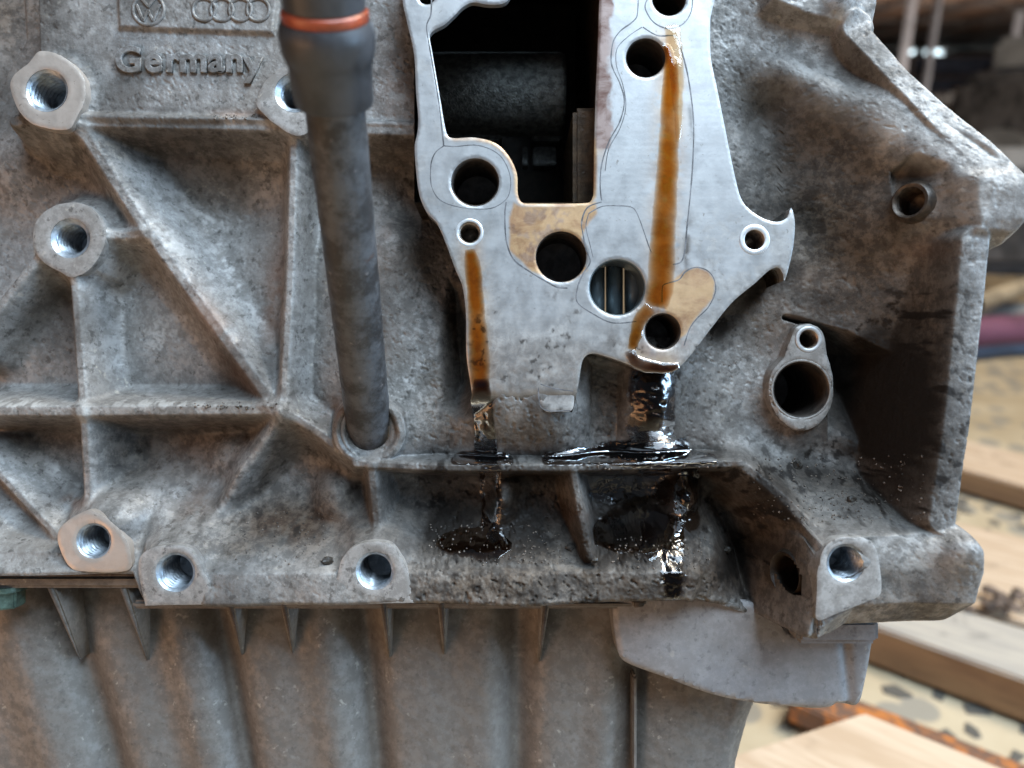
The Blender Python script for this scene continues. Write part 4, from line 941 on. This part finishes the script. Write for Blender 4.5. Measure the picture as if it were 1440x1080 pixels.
for q in ((70,826,112,928),(172,826,207,930),(322,846,340,922),(398,846,412,922),(538,846,548,926),(620,846,625,922),(768,846,758,932)): fin(*q)
fin(900, 846, 890, 892, 12, 22, 1.8)
# green bolt head
M_GREEN = simple('green_plated_bolt', (0.10, 0.15, 0.12), 0.42, 0.5, 0.4, 200, 0.3, 0.0003)
bm = bmesh.new(); bmesh.ops.create_cone(bm, cap_ends=True, segments=6, radius1=.0050, radius2=.0050, depth=.0050); bmesh.ops.bevel(bm, geom=bm.edges[:], offset=.0005, segments=2, affect='EDGES')
vs = list(bm.verts); r_ = bmesh.ops.create_cone(bm, cap_ends=True, segments=32, radius1=.0060, radius2=.0060, depth=.0014); bmesh.ops.translate(bm, verts=r_['verts'], vec=(0, 0, .003))
bmesh.ops.translate(bm, verts=bm.verts, vec=V3(8, 840, 17)); bm_obj('bolt_head', bm, M_GREEN, pan)
# smooth bell-shaped side plate at the right of the pan
M_PLATE = cast_material('smooth_aluminium', (0.29, 0.28, 0.28), (0.22, 0.21, 0.21), 0.08, masks=False, pits=0.3)
pl = [(868,846),(925,838),(1000,838),(1050,846),(1090,862),(1110,888),(1135,895),(1235,890),(1228,905),(1222,940),(1212,985),(1204,996),(1180,990),(1172,997),(1150,1000),(1110,996),(1060,990),(1000,977),(940,956),(885,938),(872,925)]
def ptilt(X, Z): return 8 * sstep(50, -2, X) + 0.9 * np.exp(-((X - W(1190, 0, 12)[0] + 0.10 * (Z + 75)) / 1.4) ** 2) + 1.4 * np.exp(-((Z - W(0, 1004, 12)[1]) / 2.0) ** 2) 
o = plate('bell_plate', catmull([W(a, b, 12) for a, b in pl], 0.8), [], 12, 34, M_PLATE, pan, step=0.9, bevel=0.9, wob=0.3, tilt=ptilt)
o2 = part_box('plate_lip', 1122, 872, 1238, 907, 6, 20, M_PLATE, 1.3, pan)
# thin lip and short post under the plate at its left
part_box('pan_post', 890, 950, 896, 1110, 24, 6, M_PAN, 0.9, pan)
# ------------------------------------------------------------------ surroundings: floor, pallet, shed
def terr():
    t = NT('terrazzo'); mp = t.tc.outputs['Object']
    c = t.mix(t.ramp(t.noise(9, 5, 0.6), 0.3, 0.7), (0.32, 0.24, 0.145), (0.43, 0.34, 0.225))
    v1 = t.n.new('ShaderNodeTexVoronoi'); v1.inputs['Scale'].default_value = 22; t.link(mp, v1.inputs['Vector'])
    chip = t.ramp(v1.outputs['Distance'], 0.30, 0.38, 1.0, 0.0)
    c = t.mix(t.math('MULTIPLY', chip, 0.7), c, (0.17, 0.16, 0.14))
    return t.set(color=c, rough=0.55, normal=t.bump(t.noise(200, 3), 0.2, 0.0005))
M_FLOOR = terr()
M_CHIP = simple('stone_chip', (0.085, 0.075, 0.062), 0.5, 0, 0.35, 40, 0.2, 0.0005)
M_CHIP2 = simple('stone_chip_light', (0.17, 0.145, 0.11), 0.5, 0, 0.25, 40, 0.2, 0.0005)
floor = new_mesh_obj('floor', [(-30, -8, 0), (30, -8, 0), (30, 45, 0), (-30, 45, 0)], [(0, 1, 2, 3)], M_FLOOR, None, False); tag(floor, kind='structure')
rc = random.Random(3); protos = []
for k in range(8):
    n = rc.choice((4, 5, 5, 6)); bm = bmesh.new(); ring0 = []; ring1 = []
    for i in range(n):
        a = 2 * math.pi * (i + rc.uniform(-.36, .36)) / n; r_ = rc.uniform(.65, 1.1); e = 0.62
        ring0.append(bm.verts.new((r_ * math.cos(a), e * r_ * math.sin(a), 0.0))); ring1.append(bm.verts.new((.93 * r_ * math.cos(a), .93 * e * r_ * math.sin(a), 0.09)))
    bm.faces.new(ring1)
    for i in range(n): bm.faces.new((ring0[i], ring0[(i + 1) % n], ring1[(i + 1) % n], ring1[i]))
    me = bpy.data.meshes.new('stone_chip'); bm.to_mesh(me); bm.free(); me.materials.append(M_CHIP if k % 3 else M_CHIP2); protos.append(me)
pts = []; tries = 0
c0 = floor_pt(1180, 900, 0); 
while len(pts) < 290 and tries < 20000:
    tries += 1
    X = rc.uniform(0.22, 0.70); Y = rc.uniform(0.40, 0.92); 
    if X / (Y + 0.05) < 0.33: continue
    if all((X - a) ** 2 + (Y - b) ** 2 > (0.026) ** 2 for a, b in pts): pts.append((X, Y))
for X, Y in pts:
    o = bpy.data.objects.new('stone_chip', rc.choice(protos)); COL.objects.link(o); o.location = (X, Y, 0.0); s = rc.uniform(0.010, 0.0175); o.scale = (s, s, s); o.rotation_euler = (0, 0, rc.uniform(0, 6.28)); o.parent = floor
def wood(name, c0_, c1_, ang=0):
    t = NT(name); mp = t.n.new('ShaderNodeMapping'); mp.inputs['Scale'].default_value = (0.12, 1, 1); t.link(t.tc.outputs['Object'], mp.inputs[0])
    g = t.ramp(t.noise(60, 5, 0.6, 1.5, mp.outputs[0]), 0.3, 0.7); c = t.mix(g, c0_, c1_)
    c = t.mix(t.ramp(t.noise(14, 4, 0.6, 1), 0.58, 0.7), c, tuple(v * 0.55 for v in c0_))
    return t.set(color=c, rough=0.65, normal=t.bump(g, 0.3, 0.001))
M_WOOD = wood('pale_wood', (0.38, 0.26, 0.165), (0.50, 0.37, 0.26)); M_WOOD2 = wood('grey_wood', (0.27, 0.235, 0.20), (0.40, 0.34, 0.27)); M_WOODB = wood('brown_wood', (0.17, 0.085, 0.04), (0.26, 0.14, 0.065))
pallet = empty('wooden_pallet', (0, 0, 0)); tag(pallet, 'pale wooden pallet boards standing on the floor right of the engine block', 'pallet')
def plank(name, corners_px, h, thick, mat, parent, label=None, side=None):
    """top face quad from four photograph corners on the plane z = h"""
    c = [floor_pt(px, py, h) for px, py in corners_px]; cen = sum(c, Vector()) / 4
    dr = (c[1] - c[0]).normalized(); ang = math.atan2(dr.y, dr.x)
    loc = [Matrix.Rotation(-ang, 3, 'Z') @ (q - cen) for q in c]
    bm = bmesh.new(); top = [bm.verts.new((q.x, q.y, 0)) for q in loc]; bot = [bm.verts.new((q.x, q.y, -thick)) for q in loc]
    bm.faces.new(top); bm.faces.new(bot[::-1])
    for i in range(4): bm.faces.new((top[i], bot[i], bot[(i + 1) % 4], top[(i + 1) % 4]))
    bmesh.ops.bevel(bm, geom=bm.edges[:], offset=0.002, segments=2, affect='EDGES')
    o = bm_obj(name, bm, mat, parent); o.location = cen; o.rotation_euler = (0, 0, ang)
    if label: o['label'] = label
    if side:
        o.data.materials.append(side)  # side faces in a darker brown: their shading is put into the colour
        for p in o.data.polygons:
            if abs(p.normal.z) < 0.5: p.material_index = 1
    return o
plank('plank', [(1180,575),(1900,752),(1900,812),(1180,612)], 0.035, 0.030, M_WOOD, pallet, side=M_WOODB)
plank('plank', [(1150,690),(1900,860),(1900,1010),(1150,790)], 0.038, 0.034, M_WOOD, pallet)
plank('plank', [(1150,800),(1900,1015),(1900,1120),(1150,852)], 0.042, 0.038, M_WOOD2, pallet, 'greyer rough plank', side=M_WOODB)
board = plank('wooden_board', [(1215,1000),(1500,1114),(900,1700),(600,1200)], 0.13, 0.03, M_WOOD, None)
board.data.polygons.foreach_set('use_smooth', np.zeros(len(board.data.polygons), bool)); tag(board, 'clean pale wooden board lying under the oil pan at the lower right', 'board')
t = NT('rusty_orange'); g = t.ramp(t.noise(60, 6, 0.75, 0.3), 0.46, 0.60)
M_RUST = t.set(color=t.mix(g, (0.12, 0.060, 0.035), (0.42, 0.13, 0.02)), rough=0.7, normal=t.bump(t.noise(150, 4), 0.5, 0.001))
bar_ = plank('rusty_steel_bar', [(1130,952),(1500,1096),(1500,1150),(1110,985)], 0.03, 0.02, M_RUST, None); tag(bar_, 'rusty steel bar with orange paint lying beside the pale board', 'steel bar')
# bark debris on the plank
M_BARK = simple('bark', (0.10, 0.065, 0.045), 0.8, 0, 0.6, 60, 0.6, 0.002)
bm = bmesh.new(); rb = random.Random(9)
for k in range(26):
    r_ = bmesh.ops.create_icosphere(bm, subdivisions=1, radius=rb.uniform(.003, .008)); bmesh.ops.scale(bm, verts=r_['verts'], vec=(rb.uniform(.6, 1.6), rb.uniform(.6, 1.2), .6))
    bmesh.ops.translate(bm, verts=r_['verts'], vec=(rb.gauss(0, .022), rb.gauss(0, .012), rb.uniform(0, .006)))
o = bm_obj('bark_crumbs', bm, M_BARK); o.location = floor_pt(1408, 850, 0.046); tag(o, 'small heap of bark crumbs on the plank edge', 'bark', kind='stuff')

# shed
at_x = lambda px: dist_pt(px, 90, 33.5).x
M_ROOF = simple('roof_sheet', (0.24, 0.14, 0.09), 0.8, 0, 0.3, 3, 0.2, 0.005); M_RAFT = simple('roof_beam', (0.12, 0.10, 0.09), 0.7, 0, 0.2, 6); M_WALL = simple('dark_wall', (0.055, 0.055, 0.065), 0.8, 0, 0.5, 1.5)
RH = 3.6
roof = new_mesh_obj('roof', [(-16, 1.5, RH + .05), (26, 1.5, RH + .05), (26, 34, RH + .05), (-16, 34, RH + .05), (-16, 1.5, RH + .15), (26, 1.5, RH + .15), (26, 34, RH + .15), (-16, 34, RH + .15)], [(0, 3, 2, 1), (4, 5, 6, 7), (0, 1, 5, 4), (1, 2, 6, 5), (2, 3, 7, 6), (3, 0, 4, 7)], M_ROOF, None, False); tag(roof, kind='structure')
def sbox(name, c, s, mat, parent=None, bev=0.0, rot=0):
    bm = bmesh.new(); bx(bm, (0, 0, 0), s)
    if bev: bmesh.ops.bevel(bm, geom=bm.edges[:], offset=bev, segments=2, affect='EDGES')
    o = bm_obj(name, bm, mat, parent); o.location = c; o.rotation_euler = (0, 0, rot); return o
for k in range(9): sbox('purlin', (5, 6 + k * 3.2, RH), (40, 0.12, 0.1), M_RAFT, roof)
for k in range(12): sbox('rafter', (2 + k * 1.9, 18, RH - .08), (0.10, 31, 0.12), M_RAFT, roof, rot=R(0))
wallf = sbox('wall', (6, 33.5, 1.3), (100, 0.3, 2.6), M_WALL)
for q0, q1 in ((-500,1268),(1286,1295),(1328,1400),(1421,1424)):
    a_ = at_x(q0); b_ = at_x(q1); sbox('wall_panel', ((a_ + b_) / 2 - 6, 0, 1.3 + .5), (b_ - a_, .3, 1.0), M_WALL, wallf); tag(wallf, 'dark far wall of the shed under the bright opening', 'wall')
M_SKY = bpy.data.materials.new('daylight_sky'); M_SKY.use_nodes = True; b_ = M_SKY.node_tree.nodes['Principled BSDF']; b_.inputs['Base Color'].default_value = (0, 0, 0, 1); b_.inputs['Emission Color'].default_value = (0.75, 0.93, 1.0, 1); b_.inputs['Emission Strength'].default_value = 3.0
sky = new_mesh_obj('sky', [(-60, 60, -2), (90, 60, -2), (90, 60, 30), (-60, 60, 30)], [(0, 1, 2, 3)], M_SKY, None, False); tag(sky, kind='structure')
# boards closing parts of the opening so daylight shows in patches
M_POST = simple('grey_post', (0.42, 0.42, 0.45), 0.6, 0, 0.15, 4)
def at_px(px, dist, z): a = dist_pt(px, 186, dist); return Vector((a.x, a.y, z))
for (px, dist, wd, lab) in ((1256, 14, 0.13, 'pale grey roof post nearest the engine block'), (1291, 10, 0.08, 'slim pinkish roof post in the middle of the shed'), (1404, 22, 0.18, 'distant roof post at the right edge')):
    p = at_px(px, dist, RH / 2); o = sbox('roof_post', p, (wd, wd, RH), M_POST, bev=0.02); tag(o, lab, 'post', 'roof posts'); sbox('cap_plate', p - Vector((0, 0, p.z)) + Vector((0, 0, RH - .12)) , (wd * 2.4, wd * 2.4, .1), M_RAFT)
for o in list(COL.objects):
    if o.name.startswith('cap_plate'):
        host = min((q for q in COL.objects if q.name.startswith('roof_post')), key=lambda q: (q.location.xy - o.location.xy).length); o.location = o.location - host.location; o.parent = host
M_BLUE = simple('dark_blue_sheet', (0.05, 0.06, 0.09), 0.6, 0, 0.4, 3)
for (px, dist, wd, hh, mat, nm, lab, cat) in ((1335, 26, 3.2, 2.75, M_BLUE, 'storage_rack', 'dark storage rack against the far wall', 'rack'), (1262, 30, 3.0, 2.6, M_WALL, 'storage_rack', 'dark rack behind the pale roof post', 'rack')):
    p = at_px(px, dist, 0); e = empty(nm, p); tag(e, lab, cat, 'racks at the far wall')
    sbox('back_panel', (0, .3, hh / 2), (wd, .05, hh), mat, e)
    for k in range(5): sbox('shelf', (0, 0, .25 + k * (hh - .3) / 4), (wd, .6, .05), M_RAFT, e)
    for s_ in (-1, 1): sbox('upright', (s_ * (wd / 2 + .03), 0, hh / 2), (.06, .62, hh), M_RAFT, e)
    for k in range(8): sbox('stored_box', (-wd / 2 + .3 + rb.random() * (wd - .6), 0, .25 + (k % 4) * (hh - .3) / 4 + .2), (.3, .4, .3), rb.choice((M_POST, M_WOODB, M_WALL)), e)
# blurred workshop clutter: lumpy engines, a tarpaulin heap, hoses
M_DARKM = simple('dark_machine', (0.08, 0.07, 0.065), 0.6, 0.2, 0.6, 12, 0.4, 0.01); M_TAN = simple('tan_casting', (0.38, 0.30, 0.20), 0.6, 0.1, 0.4, 10)
M_MAROON = simple('maroon_hose', (0.13, 0.05, 0.08), 0.6, 0, 0.3, 6); M_GREYH = simple('grey_hose', (0.20, 0.19, 0.18), 0.6, 0, 0.3, 6); M_BLUEP = simple('blue_black_plastic', (0.025, 0.04, 0.07), 0.5, 0, 0.3, 6)
def machine(name, px, dist, s, z0, label, mat=M_DARKM, seed=1):
    r0 = random.Random(seed); e = empty(name, at_px(px, dist, z0)); e.rotation_euler = (0, 0, r0.uniform(-.5, .5)); tag(e, label, 'engine')
    sbox('body', (0, 0, s * .35), (s, s * .7, s * .7), mat, e, s * .06); sbox('cylinder_head', (s * .03, 0, s * .78), (s * .9, s * .42, s * .17), M_GREYH, e, s * .03); sbox('sump', (0, 0, s * -.02), (s * .8, s * .5, s * .1), mat, e, s * .02)
    for k in range(4):
        bm = bmesh.new(); bmesh.ops.create_cone(bm, cap_ends=True, segments=20, radius1=s * .08, radius2=s * .06, depth=s * .25); bmesh.ops.rotate(bm, verts=bm.verts, cent=(0, 0, 0), matrix=Matrix.Rotation(R(90), 3, 'X')); o = bm_obj('intake_runner', bm, M_TAN if k == 2 else mat, e); o.location = ((k - 1.5) * s * .22, -s * .4, s * .5)
    bm = bmesh.new(); bmesh.ops.create_cone(bm, cap_ends=True, segments=28, radius1=s * .18, radius2=s * .18, depth=s * .06); bmesh.ops.rotate(bm, verts=bm.verts, cent=(0, 0, 0), matrix=Matrix.Rotation(R(90), 3, 'Y')); o = bm_obj('pulley', bm, M_GREYH, e); o.location = (-s * .54, 0, s * .25)
    return e
machine('scrap_engine', 1500, 3.4, 0.80, 0.12, 'dark scrap engine standing large at the right edge of the shed', seed=2)
machine('scrap_engine', 1395, 2.1, 0.34, 0.12, 'dark scrap engine close behind the flange edge', seed=4)
machine('scrap_engine', 1385, 7.5, 0.7, 0.2, 'tan scrap engine standing far back in the shed', M_TAN, 5)
machine('scrap_engine', 1345, 11.0, 1.1, 0.0, 'dark scrap engine beside the tan one far back', M_DARKM, 6)
machine('scrap_engine', 1440, 6.0, 0.9, 0.1, 'brown scrap engine between the near and the tan engine', M_DARKM, 7)
def hose(name, pts, r_, mat, label, cat='hose'):
    cu = bpy.data.curves.new(name, 'CURVE'); cu.dimensions = '3D'; sp = cu.splines.new('NURBS'); sp.points.add(len(pts) - 1); sp.use_endpoint_u = True; sp.order_u = 4
    for q, p in zip(sp.points, pts): q.co = (*p, 1)
    cu.bevel_depth = r_; cu.bevel_resolution = 4; tmp = bpy.data.objects.new(name, cu); COL.objects.link(tmp); me = bpy.data.meshes.new_from_object(tmp.evaluated_get(bpy.context.evaluated_depsgraph_get())); bpy.data.objects.remove(tmp)
    me.materials.append(mat); o = bpy.data.objects.new(name, me); COL.objects.link(o); tag(o, label, cat); return o
hose('hose', [floor_pt(x_, y_, .035) for x_, y_ in ((1330,470),(1400,468),(1470,455),(1600,470))], .035, M_MAROON, 'maroon hose lying on the floor behind the flange')
hose('hose', [floor_pt(x_, y_, .03) for x_, y_ in ((1330,440),(1400,446),(1480,436),(1600,440))], .028, M_GREYH, 'grey hose lying behind the maroon hose')
hose('cable', [floor_pt(x_, y_, .014) for x_, y_ in ((1330,505),(1400,492),(1450,486),(1600,500))], .014, M_BLUEP, 'dark blue cable on the floor in front of the maroon hose', 'cable')
hose('pipe', [floor_pt(x_, y_, .1) for x_, y_ in ((1370,428),(1410,415),(1445,395),(1600,370))], .02, M_TAN, 'tan pipe leaning on the close scrap engine', 'pipe')
